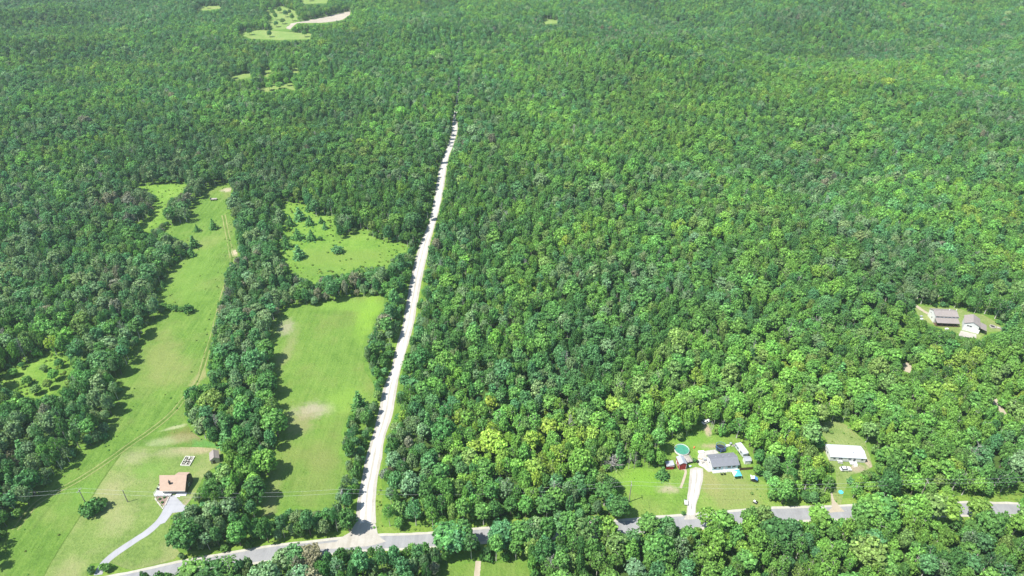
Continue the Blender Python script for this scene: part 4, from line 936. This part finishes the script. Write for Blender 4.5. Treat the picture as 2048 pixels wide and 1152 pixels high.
# barns
loc, rz, L = frame((1357.5, 940), (1371.5, 939)); rz += .04
b1 = thing('barn', 'larger red board barn with grey metal roof below the round pool', 'shed', loc, rz)
gable_body(b1, L, 3.9, 3.1, .7, 'red_boards', 'grey_metal', .15, ridge='y', eave=.15)
MB().box(.5, 1.9, -.05, -.01, .05, 1.9).build('door', M['red_boards'], b1); wall_window(b1, .9, 1.0, .8, .8, side='left'); wall_door(b1, 2.6, .8, 1.8, 'white_paint', side='left')
for x in (-.04, L - .06): MB().box(x, x + .1, -.06, -.01, 0, 2.5).build('trim', M['white_paint'], b1)
loc2, rz2, L2 = frame((1332.5, 939.5), (1346.5, 939))
b2 = thing('shed', 'smaller red shed with a slanted grey roof left of the red barn', 'shed', loc2, rz2)
m = MB(); m.poly([(0, 0, 0), (L2, 0, 0), (L2, 0, 2.5), (0, 0, 2.1)]); m.poly([(L2, 2.2, 0), (0, 2.2, 0), (0, 2.2, 2.1), (L2, 2.2, 2.5)]); m.poly([(0, 2.2, 0), (0, 0, 0), (0, 0, 2.1), (0, 2.2, 2.1)]); m.poly([(L2, 0, 0), (L2, 2.2, 0), (L2, 2.2, 2.5), (L2, 0, 2.5)]); m.build('wall', M['red_boards'], b2)
MB().prism([(-.15, -.15, 2.07), (L2 + .15, -.15, 2.53), (L2 + .15, 2.35, 2.53), (-.15, 2.35, 2.07)], (0, 0, .1)).build('roof', M['grey_metal'], b2)
MB().box(-.16, L2 + .16, -.2, -.155, 1.98, 2.1).build('fascia', M['white_paint'], b2); MB().box(.6, 1.5, -.05, -.01, .05, 1.5).build('door', M['red_boards'], b2)
# pool and its deck
x, y = at(1363, 903)
pl = thing('swimming_pool', 'round above-ground pool with green water behind the red barn', 'pool', (x, y, 0))
MB().ring((0, 0), 2.85, 2.95, 0, 1.25, 40).build('pool_wall', M['cream_paint'], pl, True); MB().ring((0, 0), 2.84, 3.0, 1.25, 1.33, 40).build('rim', M['grey_metal'], pl); MB().disc((0, 0), 2.86, 1.08, 40).build('water', M['water'], pl)
loc, rz, L = frame((1370.5, 930), (1386, 927))
pd = thing('pool_deck', 'grey plank deck between the round pool and the red barn', 'deck', loc, rz)
for k in range(13): MB().box(.05 + k * .235, .05 + k * .235 + .215, 0, 3.6, 1.05, 1.13).build('plank', M['grey_wood'], pd)
for p in ((.2, .2), (2.9, .2), (.2, 3.4), (2.9, 3.4)): MB().box(p[0] - .07, p[0] + .07, p[1] - .07, p[1] + .07, 0, 1.05).build('post', M['grey_wood'], pd)
rail(pd, [(.1, 0, 0), (3.1, 0, 0), (3.1, 3.6, 0)], .9, 1.13, 'grey_wood')
# trampoline
x, y = at(1440.5, 899)
tr = thing('trampoline', 'dark blue round trampoline with safety net behind the grey-roofed house', 'trampoline', (x, y, 0))
MB().disc((0, 0), 1.65, .82, 28).build('mat', M['black_paint'], tr); MB().ring((0, 0), 1.62, 2.0, .80, .86, 28).build('edge_pad', M['navy_net'], tr)
for k in range(6):
    a = k * math.pi / 3 + .3; MB().tube([(2.02 * math.cos(a), 2.02 * math.sin(a), 0), (2.02 * math.cos(a), 2.02 * math.sin(a), 2.4)], .05, 6).build('pole', M['blue_fabric'], tr)
MB().ring((0, 0), 1.98, 2.02, 2.3, 2.36, 28).build('top_ring', M['blue_fabric'], tr)
m = MB()
for k in range(28):
    a = k * math.pi / 14; m.box(1.99 * math.cos(a) - .02, 1.99 * math.cos(a) + .02, 1.99 * math.sin(a) - .02, 1.99 * math.sin(a) + .02, .86, 2.3)
for z in (1.1, 1.4, 1.7, 2.0): m.ring((0, 0), 1.98, 2.0, z, z + .03, 28)
m.build('safety_net', M['navy_net'], tr)
MB().ring((0, 0), 1.7, 1.74, 0, .05, 20).build('base_ring', M['grey_metal'], tr)
# camper trailer
a = Vector(G(1489, 914)); c = Vector(G(1474, 894)); d = (c - a); rz = math.atan2(d.y, d.x)
cp = thing('camper_trailer', 'long white camper trailer parked slanting behind the grey-roofed house', 'camper', ((a.x + c.x) / 2, (a.y + c.y) / 2, 0), rz); Lc = d.length + .8
m = MB(); prof = [(-Lc / 2, .5), (Lc / 2 - .6, .5), (Lc / 2, 1.1), (Lc / 2 - .25, 2.3), (Lc / 2 - .8, 2.65), (-Lc / 2 + .4, 2.65), (-Lc / 2, 2.3)]
m.prism([(px_, -1.15, z) for px_, z in prof][::-1], (0, 2.3, 0)); m.build('body', M['white_metal'], cp)
for x in (-2.0, .4, 1.9): f = MB().box(x, x + .9, 1.16, 1.2, 1.4, 2.0).build('window', M['glass'], cp); MB().box(x - .05, x + .95, 1.151, 1.158, 1.35, 2.05).build('frame', M['grey_metal'], f)
MB().box(-.9, -.3, 1.155, 1.2, .65, 2.3).build('door', M['cream_paint'], cp); MB().box(-.4, .4, -.35, .35, 2.66, 2.95).build('air_conditioner', M['cream_paint'], cp)
for sy_ in (-1, 1):
    for x in (-.9, -.1): MB().tube([(x, sy_ * 1.02, .36), (x, sy_ * 1.2, .36)], .36, 12).build('wheel', M['rubber'], cp)
MB().tube([(Lc / 2 - .2, 0, .5), (Lc / 2 + 1.2, 0, .5)], .07, 5).build('tow_bar', M['black_paint'], cp)
loc, rz, L = frame((1489, 929), (1501, 928.5))
s2 = thing('shed', 'small white shed with light grey roof at the lower end of the camper', 'shed', loc, rz)
gable_body(s2, L, 2.3, 1.9, .45, 'white_siding', 'grey_metal', .15, eave=.15); wall_door(s2, .8, .8, 1.6, 'cream_paint')
# fence
loc, rz, L = frame((1479.5, 941), (1505.5, 939))
fn = thing('fence', 'dark brown board fence right of the grey-roofed house', 'fence', loc, rz)
n = int(L / .24)
for k in range(n): MB().box(k * .24, k * .24 + .215, -.02, .02, .05, 1.45 + random.uniform(-.03, .03)).build('board', M['brown_wood'], fn)
for k in range(4): MB().box(k * L / 3 - .05, k * L / 3 + .05, .025, .12, 0, 1.5).build('post', M['brown_wood'], fn)
# canopy
x, y = at(1471.5, 953)
cn = thing('canopy_tent', 'open pop-up canopy with cyan and white pyramid top before the aqua house', 'canopy', (x, y, 0), .1)
s = 1.55
for (a, c, mt) in (((-s, -s), (s, -s), 'cyan_fabric'), ((s, -s), (s, s), 'cyan_fabric'), ((s, s), (-s, s), 'cyan_fabric'), ((-s, s), (-s, -s), 'white_paint')):
    MB().prism([(a[0], a[1], 2.0), (c[0], c[1], 2.0), (0, 0, 2.85)], (0, 0, .03)).prism([(a[0], a[1], 1.8), (c[0], c[1], 1.8), (c[0], c[1], 2.0), (a[0], a[1], 2.0)], (a[1] * .012, a[0] * -.012 if a[0] == c[0] else 0, 0)).build('roof_panel', M[mt], cn)
for a in ((-s, -s), (s, -s), (s, s), (-s, s)): MB().tube([(a[0], a[1], 0), (a[0], a[1], 2.0)], .04, 5).build('leg', M['white_paint'], cn)
# blue tent-like shelter with a white slide board
x, y = at(1507, 962)
bt = thing('play_shelter', 'small blue and white play shelter on the right side of the homestead lawn', 'playset', (x, y, 0), -.35)
MB().prism([(-1.2, -.8, 1.5), (0, -.8, 2.1), (0, .8, 2.1), (-1.2, .8, 1.5)], (0, 0, .05)).build('roof_panel', M['white_paint'], bt); MB().prism([(0, -.8, 2.1), (1.3, -.8, 1.4), (1.3, .8, 1.4), (0, .8, 2.1)], (0, 0, .05)).build('roof_panel', M['blue_fabric'], bt)
for a in ((-1.15, -.75), (1.2, -.75), (1.2, .75), (-1.15, .75)): MB().box(a[0] - .05, a[0] + .05, a[1] - .05, a[1] + .05, 0, 1.45).build('leg', M['black_paint'], bt)
MB().box(-1.1, 1.1, -.7, .7, .6, .68).build('platform', M['black_paint'], bt)
MB().prism([(-1.3, .9, .95), (-.7, .9, .95), (-.9, 2.7, .1), (-1.5, 2.7, .1)], (0, 0, .08)).build('slide', M['white_paint'], bt)
# riding mower
x, y = at(1511.5, 1006)
mw = thing('riding_mower', 'white and black riding mower on the lower right of the homestead lawn', 'mower', (x, y, 0), 2.6)
m = MB(); m.prism([(-.35, -.3, .5), (.95, -.3, .5), (.95, -.3, .85), (.6, -.3, .98), (.2, -.3, .95), (.1, -.3, .62), (-.35, -.3, .62)][::-1], (0, .6, 0)); m.build('body', M['white_paint'], mw)
MB().box(-.3, .1, -.24, .24, .63, .75).box(-.42, -.3, -.24, .24, .7, 1.15).build('seat', M['black_paint'], mw); MB().box(-.35, .55, -.62, .62, .14, .3).build('cutting_deck', M['black_paint'], mw)
MB().tube([(.3, 0, .9), (.1, 0, 1.15)], .03, 5).ring((.08, 0), .14, .18, 1.14, 1.17, 10).build('steering_wheel', M['black_paint'], mw)
for (x_, y_, r_) in ((-.35, .5, .27), (-.35, -.5, .27), (.85, .42, .19), (.85, -.42, .19)): MB().tube([(x_, y_ - .1, r_), (x_, y_ + .1, r_)], r_, 10).build('wheel', M['rubber'], mw)
# utility trailer beside the drive
x, y = at(1371.5, 1007)
ut = thing('utility_trailer', 'small white box trailer left of the homestead gravel drive', 'trailer', (x, y, 0), 1.45)
MB().box(-1.1, 1.1, -.6, .6, .4, .5).build('floor', M['grey_wood'], ut)
for a in ((-1.1, 1.1, -.62, -.57), (-1.1, 1.1, .57, .62), (-1.12, -1.07, -.57, .57)): MB().box(*a, .5, 1.0).build('side_panel', M['white_paint'], ut)
MB().box(-.9, .2, -.5, .5, .5, 1.15).build('load', M['white_paint'], ut); MB().box(.3, .9, -.45, .45, .5, .95).build('load', M['grey_metal'], ut)
for q in (-1, 1): MB().tube([(-.1, q * .65, .3), (-.1, q * .82, .3)], .3, 12).build('wheel', M['rubber'], ut)
MB().tube([(1.1, 0, .42), (2.0, 0, .42)], .05, 5).build('tow_bar', M['black_paint'], ut)
x, y = at(1397, 1029)
rb = thing('refuse_bin', 'pale wheeled refuse bin at the mouth of the homestead drive', 'bin', (x, y, 0), .3)
MB().prism([(-.3, -.28, 0), (.3, -.28, 0), (.3, .28, 0), (-.3, .28, 0)], (0, 0, .95)).build('body', M['cream_paint'], rb); MB().prism([(-.34, -.34, .955), (.34, -.34, .955), (.34, .34, .955), (-.34, .34, .955)], (0, .02, .07)).build('lid', M['grey_metal'], rb)
for q in (-1, 1): MB().tube([(q * .22 - .04, .33, .11), (q * .22 + .04, .33, .11)], .11, 8).build('wheel', M['rubber'], rb)
# clutter on the patio and behind the house
def crate(px, py, w, d, h, mat, name, label, cat, rz=0.0, lid=None, group=None):
    x, y = at(px, py); t = thing(name, label, cat, (x, y, .08), rz, group)
    MB().prism([(-w / 2, -d / 2, 0), (w / 2, -d / 2, 0), (w / 2, d / 2, 0), (-w / 2, d / 2, 0)], (0, 0, h)).build('body', M[mat], t)
    MB().prism([(-w / 2 - .05, -d / 2 - .05, h + .003), (w / 2 + .05, -d / 2 - .05, h + .003), (w / 2 + .03, d / 2 + .03, h + .003), (-w / 2 - .03, d / 2 + .03, h + .003)], (0, 0, .08)).build('lid', M[lid or mat], t)
    return t
crate(1404, 926, 1.1, .7, .7, 'cream_paint', 'storage_box', 'cream storage box at the left end of the pale patio', 'box', .4, 'grey_wood')
crate(1409, 921, .8, .8, .9, 'grey_metal', 'storage_box', 'grey metal box on the patio by the white gable', 'box', .1)
crate(1400, 918, 1.4, .6, .5, 'tan_siding', 'storage_box', 'tan low chest at the patio rear left corner', 'box', -.3, 'tan_siding')
crate(1395, 925, .7, .7, .8, 'black_paint', 'grill', 'black lidded grill between barn deck and patio', 'grill', .5)
crate(1455, 893, 1.5, .8, .5, 'white_paint', 'storage_box', 'white low box right of the trampoline', 'box', .2)
crate(1461, 889, .8, .7, .7, 'grey_metal', 'storage_box', 'grey bin between trampoline and camper', 'box', .7)
crate(1466, 893, .9, .5, .6, 'cream_paint', 'storage_box', 'cream box against the upper end of the camper', 'box', .1, 'mauve_shingle')
crate(1402, 905, 2.4, .9, .45, 'white_paint', 'storage_box', 'long white chest on the patio behind the house', 'box', .1)
crate(1380, 934, .8, .5, .5, 'aqua_siding', 'storage_box', 'pale aqua tub right of the red barn', 'tub', .4)
crate(1388, 896, .9, .35, .35, 'orange_plastic', 'toy', 'small orange toy on the grass right of the pool', 'toy', 1.0)
# vehicles
def car(name, x, y, z, rz, mat, label, cat, L=4.3, Wd=1.75, wagon=True):
    t = thing(name, label, cat, (x, y, z), rz); h = L / 2
    lo = [(-h, .32), (-h + .1, .75), (-h + .25, .88), (h - 1.25, .92), (h - .2, .78), (h, .6), (h, .32)]
    m = MB(); n = len(lo); V = []
    for yy, ins in ((-Wd / 2, 0), (-Wd / 2 + .12, .0), (Wd / 2 - .12, 0), (Wd / 2, 0)):
        pass
    m.prism([(a, -Wd / 2, b) for a, b in lo], (0, Wd, 0)); m.build('body', M[mat], t)
    rear = -h + .35 if wagon else -h + .9
    g = [(rear, .885), (rear + .3, 1.38), (h - 2.3, 1.42), (h - 1.45, .925)]
    k = MB(); w0, w1 = Wd / 2 - .06, Wd / 2 - .24
    vb = [(g[0][0], -w0, g[0][1]), (g[3][0], -w0, g[3][1]), (g[3][0], w0, g[3][1]), (g[0][0], w0, g[0][1])]; vt = [(g[1][0], -w1, g[1][1]), (g[2][0], -w1, g[2][1]), (g[2][0], w1, g[2][1]), (g[1][0], w1, g[1][1])]
    k.v = vb + vt; k.f = [(0, 1, 5, 4), (1, 2, 6, 5), (2, 3, 7, 6), (3, 0, 4, 7)]; k.build('windows', M['glass'], t)
    r = MB(); r.prism([(g[1][0] - .03, -w1 - .02, 1.383), (g[2][0] + .04, -w1 - .02, 1.423), (g[2][0] + .04, w1 + .02, 1.423), (g[1][0] - .03, w1 + .02, 1.383)], (0, 0, .05)); r.build('roof', M[mat], t)
    for sx_ in (-1, 1):
        for sy_ in (-1, 1):
            w = MB().tube([(sx_ * h * .62, sy_ * (Wd / 2 - .2), .33), (sx_ * h * .62, sy_ * (Wd / 2 + .02), .33)], .33, 14).build('wheel', M['rubber'], t)
            MB().tube([(sx_ * h * .62, sy_ * (Wd / 2 + .021), .33), (sx_ * h * .62, sy_ * (Wd / 2 + .04), .33)], .18, 10).build('rim', M['grey_metal'], w)
        MB().box(h + .005 if sx_ > 0 else h + .005, h + .03, sx_ * .62 - .16, sx_ * .62 + .16, .5, .62).build('headlight', M['cream_paint'], t)
        MB().box(-h - .03, -h - .005, sx_ * .7 - .1, sx_ * .7 + .1, .55, .72).build('tail_light', M['red_boards'], t)
    return t
x, y = at(1690.5, 940); car('parked_car', x, y, .06, .02, 'white_paint', 'white car parked on the grass before the white mobile home', 'car')
x, y = at(1412, 845); car('parked_car', x, y, .06, .5, 'white_paint', 'white car half hidden in tree shade at the top of the homestead', 'car', 4.0)

# white mobile home
loc, rz, L = frame((1658.5, 921.5), (1729.5, 925.5))
mh = thing('mobile_home', 'long white mobile home with pale low roof among the right woods', 'mobile home', loc, rz)
ro = gable_body(mh, L, 6.6, 2.3, .75, 'white_siding', 'white_metal', .12, eave=.2)
MB().box(0, L, -.03, -.005, 0, .3).build('skirting', M['grey_metal'], mh)
for x, w in ((1.2, .9), (3.2, 1.6), (7.0, 1.2), (11.9, .9)): wall_window(mh, x, 1.15, w, .85, frame_mat='grey_metal')
wall_door(mh, 9.0, .85, 1.9, 'glass', z=.3); wall_window(mh, 2.5, 1.1, 1.2, .8, side='left', frame_mat='grey_metal')
MB().tube([(9.3, 2.2, 2.6), (9.3, 2.2, 3.4)], .16, 8).build('roof_vent', M['grey_metal'], ro); MB().tube([(12.4, 1.6, 2.5), (12.4, 1.6, 3.1)], .1, 8).build('roof_vent', M['grey_metal'], ro)
st_ = thing('porch_steps', 'pale wooden steps and landing at the mobile home door', 'steps', loc, rz)
MB().box(7.6, 10.4, -1.7, -.05, .28, .38).build('landing', M['pale_deck'], st_)
for k in range(2): MB().box(8.8, 10.2, -2.05 - .3 * k, -1.74 - .3 * k, 0, .24 - .11 * k).build('step', M['pale_deck'], st_)
rail(st_, [(7.7, -1.6, 0), (8.7, -1.6, 0)], .8, .38)
tag(sheet('front_walk', GP([(1703, 930), (1711, 930.5), (1711, 936), (1704, 936)]), Z4, m_dirt, amp=.2, step=1))
loc2, rz2, L2 = frame((1674, 926.5), (1686, 927.5))
pd2 = thing('patio_table', 'pale picnic table on the grass left of the mobile home steps', 'table', loc2, rz2)
MB().box(.2, 2.1, .3, 1.0, .7, .76).build('tabletop', M['pale_deck'], pd2)
for q in (-.25, 1.2): MB().box(.2, 2.1, q, q + .28, .42, .46).build('bench', M['pale_deck'], pd2)
for q in (.45, 1.8): MB().box(q, q + .08, -.2, 1.4, .3, .36).box(q, q + .08, .55, .75, 0, .7).build('leg', M['grey_wood'], pd2)
x, y = at(1681.5, 985)
kp = thing('paddling_pool', 'small bright cyan paddling pool beside the mobile home drive', 'pool', (x, y, 0))
MB().ring((0, 0), .72, .85, .04, .38, 20).build('rim', M['cyan_fabric'], kp); MB().disc((0, 0), .73, .2, 20).build('water', M['cyan_fabric'], kp)

# hillside pair
loc, rz, L = frame((1866, 645.5), (1911, 647.5))
h4 = thing('house', 'mauve-roofed white house with a long porch roof on the wooded hillside', 'house', loc, rz)
ro = gable_body(h4, L, 6.6, 4.3, 1.3, 'white_siding', 'mauve_shingle', .25, eave=.25)
pr = MB().prism([(-.1, -3.3, 2.15), (L + .1, -3.3, 2.15), (L + .1, -.02, 3.1), (-.1, -.02, 3.1)], (0, 0, .14)).build('porch_roof', M['mauve_shingle'], h4)
MB().box(0, L, -3.1, -.02, 0, .2).build('porch_floor', M['brown_wood'], h4)
for k in range(5): MB().box(k * (L - .14) / 4, k * (L - .14) / 4 + .14, -3.15, -3.01, .2, 2.14).build('porch_post', M['brown_wood'], h4)
for k in range(6): wall_window(h4, .5 + k * 2.0, 3.45, 1.3, .55)
for x, w in ((.8, 1.4), (7.2, 1.6)): wall_window(h4, x, 1.0, w, 1.1)
wall_door(h4, 4.6, .95, 2.0, 'brown_wood', z=.22); wall_window(h4, 2.0, 1.2, 1.0, 1.1, side='left'); wall_window(h4, 4.2, 2.9, .8, .9, side='left')
for k, x in enumerate((8.2, 11.6)): MB().tube([(x, 4.2, 5.2), (x, 4.2, 6.1)], .18, 8).build('roof_vent', M['white_paint'], ro)
loc, rz, L = frame((1923.5, 660), (1953, 667.5))
h5 = thing('garage', 'tall white gable-front garage with mauve roof right of the hillside house', 'garage', loc, rz)
gable_body(h5, L, 7.6, 4.4, 1.6, 'white_siding', 'mauve_shingle', .3, ridge='y', eave=.3)
wall_window(h5, 1.2, 2.9, 2.3, .9); gd = MB().box(3.9, 7.2, -.05, -.01, .05, 2.5).build('garage_door', M['white_paint'], h5)
ln = MB().prism([(L + .33, .4, 3.4), (L + 3.6, .4, 2.5), (L + 3.6, 6.4, 2.5), (L + .33, 6.4, 3.4)], (0, 0, .13)).build('lean_to_roof', M['mauve_shingle'], h5)
for y_ in (.6, 6.2): MB().box(L + 3.35, L + 3.5, y_, y_ + .15, 0, 2.52).build('post', M['brown_wood'], h5)
MB().box(L + .05, L + 3.4, 6.25, 6.38, 0, 2.45).build('lean_to_wall', M['dark_siding'], h5)
x, y = G(1985, 654)
tr2 = thing('fire_ring', 'dark round stone fire ring on the grass right of the hillside garage', 'fire pit', (x, y, 0))
MB().ring((0, 0), 1.1, 1.5, .03, .5, 18).build('rim', M['grey_wood'], tr2); MB().disc((0, 0), 1.12, .12, 18).build('ash', M['black_paint'], tr2)
def crate0(px, py, *a, **k): return crate(px, py, *a, **k)
crate(1842.5, 640, 1.3, .8, .7, 'white_paint', 'garden_box', 'white box on the grass left of the hillside house', 'box', .3)
crate(1842, 634, 1.0, .9, .6, 'grey_metal', 'garden_box', 'grey box just above the white box left of the hillside house', 'box', .2)
crate(1893, 659, 1.6, .9, .5, 'cream_paint', 'garden_bench', 'cream bench on the lawn below the hillside porch', 'bench', .1)
crate(2000, 658, 3.2, 1.2, .5, 'grey_wood', 'board_stack', 'pale stack of boards at the right rim of the hillside yard', 'board stack', -.6)
# far things on the left meadow
x, y = G(428, 400)
pw = thing('hay_wagon', 'grey flat wagon left at the upper end of the long meadow', 'wagon', (x, y, 0), .1)
for k in range(8): MB().box(-2.2 + k * .55, -1.7 + k * .55, -1.1, 1.1, .9, 1.0).build('board', M['grey_wood'], pw)
MB().box(-2.2, -2.1, -1.1, 1.1, 1.0, 1.9).build('headboard', M['grey_wood'], pw); MB().box(-2.0, 2.0, -.3, .3, .7, .88).build('chassis', M['brown_wood'], pw)
for (a, c) in ((-1.5, -1), (-1.5, 1), (1.5, -1), (1.5, 1)): MB().tube([(a, c * .95, .45), (a, c * 1.15, .45)], .45, 12).build('wheel', M['rubber'], pw)
MB().tube([(2.2, 0, .6), (3.8, 0, .4)], .06, 5).build('tow_bar', M['brown_wood'], pw)

# utility poles and their line
def pole(px, py, h, rz, label, arm=True):
    x, y = G(px, py); t = thing('utility_pole', label, 'utility pole', (x, y, 0), rz, 'poles of the roadside power line')
    MB().tube([(0, 0, -.5), (0, 0, h)], [.19, .13], 8).build('pole', M['pole_wood'], t)
    if arm:
        MB().box(-1.1, 1.1, -.07, .07, h - .7, h - .56).build('crossarm', M['grey_wood'], t)
        for q in (-1, -.35, .35, 1): MB().tube([(q, 0, h - .56), (q, 0, h - .3)], .05, 5).build('insulator', M['white_paint'], t)
    return (x, y, h)
pA = pole(173, 1010, 8.5, 1.4, 'utility pole standing just left of the lone thicket on the lawn')
pB = pole(255.5, 1004, 6.5, 1.4, 'short utility pole in the open left lawn beside its shadow', False)
pC = pole(689, 1016, 9.5, 1.5, 'pale utility pole at the left edge of the gravel road junction'); tr_ = MB().tube([(0, 0, 0), (0, 0, .8)], .22, 8)
o = tr_.build('transformer', M['white_metal'], bpy.data.objects['utility_pole.002']); o.location = (.38, 0, 7.6)
pD = pole(1258, 1004, 10.5, 1.5, 'utility pole rising from woods just left of the homestead yard')
pE = pole(1836, 1003, 11.5, 1.45, 'utility pole with crossarm above the trees right of the mobile home')
pF = pole(828, 494, 8, .2, 'thin pole at the left verge of the gravel road by the upper meadow', False)
def wire(a, c, off, sag, name='power_wire', label=None):
    d = Vector((c[0] - a[0], c[1] - a[1])).normalized(); n = Vector((-d.y, d.x)) * off; pts = []
    for k in range(17):
        t = k / 16; pts.append((a[0] + (c[0] - a[0]) * t + n.x, a[1] + (c[1] - a[1]) * t + n.y, a[2] - .3 + (c[2] - a[2]) * t - sag * 4 * t * (1 - t)))
    o = MB().tube(pts, .022, 4).build(name, M['wire']); return tag(o, label, 'wire', 'wires of the roadside power line')
pL = (*G(-60, 1020), 8.5); pR = (*G(2140, 990), 11)
for q, (a, c, nm) in enumerate(((pL, pA, 'left of the lone thicket'), (pA, pC, 'over the left lawn and middle field'), (pC, pD, 'over the woods right of the gravel road'), (pD, pE, 'over the homestead yard'), (pE, pR, 'over the woods at the right edge'))):
    for off, w_ in ((-.9, 'front'), (.9, 'rear')): wire(a, c, off, 1.2 if q in (0, 4) else 2.6, label=f'{w_} thin overhead wire {nm}')

for (px, py, r_, h_, fam_, lab) in ((1648,862,1.6,2.4,'grey-green','pale grey bush at the upper left rim of the mobile home lawn'), (1662,866,.9,1.0,'olive green','small round bush alone on the lawn behind the mobile home'), (1700,968,1.8,2.6,'blue-green','blue-green bush at the right rim of the lawn below the white car'),
        (1358,926,.8,1.2,'dark green','small dark shrub between the two red sheds'), (1388,923,1.1,1.3,'dark green','dark shrub between red barn and pale patio'), (1504,988,.7,.8,'olive green','little shrub on the right part of the homestead lawn'), (1366,1029,.9,1.4,'dark green','small dark shrub left of the homestead drive mouth'),
        (1352,898,.9,1.2,'yellow-green','yellow-green shrub at the left side of the round pool'), (1483,884,1.0,1.2,'yellow-green','yellow-green shrub behind the camper trailer')):
    x, y = G(px, py); small_bush(x, y, r_, h_, fam_, lab)

# tall snags and bare trees singled out in the photo
for (px, py, h, sc_, k, lab) in ((1222, 943, 8.5, 1.25, 2, 'grey bare bushy tree at the left rim of the homestead yard'), (1257, 938, 9, .5, 0, 'left thin pale trunk at the upper left of the homestead yard'), (1268, 937, 9, .5, 1, 'right thin pale trunk at the upper left of the homestead yard'),
        (1934, 935, 13, 1.0, 2, 'grey bare conifer-like snag in the right woods'), (812, 955, 11, .6, 0, 'white bare snag right of the gravel road near its foot'), (1591, 588, 12, .8, 1, 'pale bare snag in the upper right woods'), (1418, 872, 9, .5, 0, 'left bare trunk at the top of the homestead'), (1441, 872, 9, .5, 1, 'bare trunk in the shade above the trampoline'), (1905, 975, 9, 1.0, 2, 'bare grey tree near the east paved road')):
    x, y = G(px, py); z = float(hills([x], [y])[0]); p = PROTO[DEAD[k]]
    t = thing('dead_tree', lab, 'dead tree', (x, y, z), random.uniform(0, 6), None); t.scale = (sc_, sc_, h / 11.5)
    link('trunk', p['trunk'], t)

# weeds and tufts over the meadows
wx, wy, ws = [], [], []
for k_, nn, s_lo, s_hi in (('left', 500, .12, .35), ('upper', 260, .2, .6), ('wet', 90, .15, .6), ('mid', 60, .1, .2), ('home', 50, .1, .25), ('nook', 60, .2, .5), ('wedge', 40, .15, .4), ('east', 60, .2, .5), ('mobile', 40, .1, .3)):
    p = W[k_]; xs = [a[0] for a in p]; ys = [a[1] for a in p]; X = rng.uniform(min(xs), max(xs), nn * 4); Y = rng.uniform(min(ys), max(ys), nn * 4)
    ok = inside(p, X, Y); X, Y = X[ok], Y[ok]; e = clear_dist(X, Y); keep = rng.uniform(0, 1, len(X)) < np.clip(1.1 - e / 9, .06, 1)
    for bp_ in BASEONLY: keep &= ~inside(bp_, X, Y)
    keep &= ~inside(GP([(1360,930),(1412,930),(1412,1045),(1355,1045)]), X, Y)
    if k_ == 'left': lawn = (to_px(X, Y)[1] > 890) & (to_px(X, Y)[0] > 250 - (to_px(X, Y)[1] - 893) * .62); keep &= ~lawn
    X, Y = X[keep][:nn], Y[keep][:nn]; wx += list(X); wy += list(Y); ws += list(rng.uniform(s_lo, s_hi, len(X)))
sx = np.array(wx); sy = np.array(wy); sz = np.zeros(len(sx)); s3 = np.array(ws); sp = rng.choice(SHRUB, len(sx)); srz = rng.uniform(0, 6.28, len(sx))
scl = np.stack([s3 * .6, s3 * .6, s3 * .45], 1); tcol = np.array(PAL['bright green']) * rng.uniform(.5, 1.2, (len(sx), 1)); tcol[:, 0] *= rng.uniform(.8, 1.5, len(sx))
scatter('meadow_weeds', 'loose tufts of taller weeds dotted over meadow rims', 'weeds', np.ones(len(sx), bool))

# ------------------------------------------------------------------ summer haze
hz = MB().box(-4500, 4500, -1400, 6500, -25, 216).build('haze', None); hz.data.materials.clear()
hm = bpy.data.materials.new('haze_air'); hm.use_nodes = True; hn = hm.node_tree; hn.nodes.clear()
ou = hn.nodes.new('ShaderNodeOutputMaterial'); pv = hn.nodes.new('ShaderNodeVolumePrincipled'); pv.inputs['Color'].default_value = (.74, .90, .93, 1); pv.inputs['Density'].default_value = HAZE; pv.inputs['Anisotropy'].default_value = .2
hn.links.new(pv.outputs[0], ou.inputs['Volume']); hz.data.materials.append(hm); hz['kind'] = 'stuff'
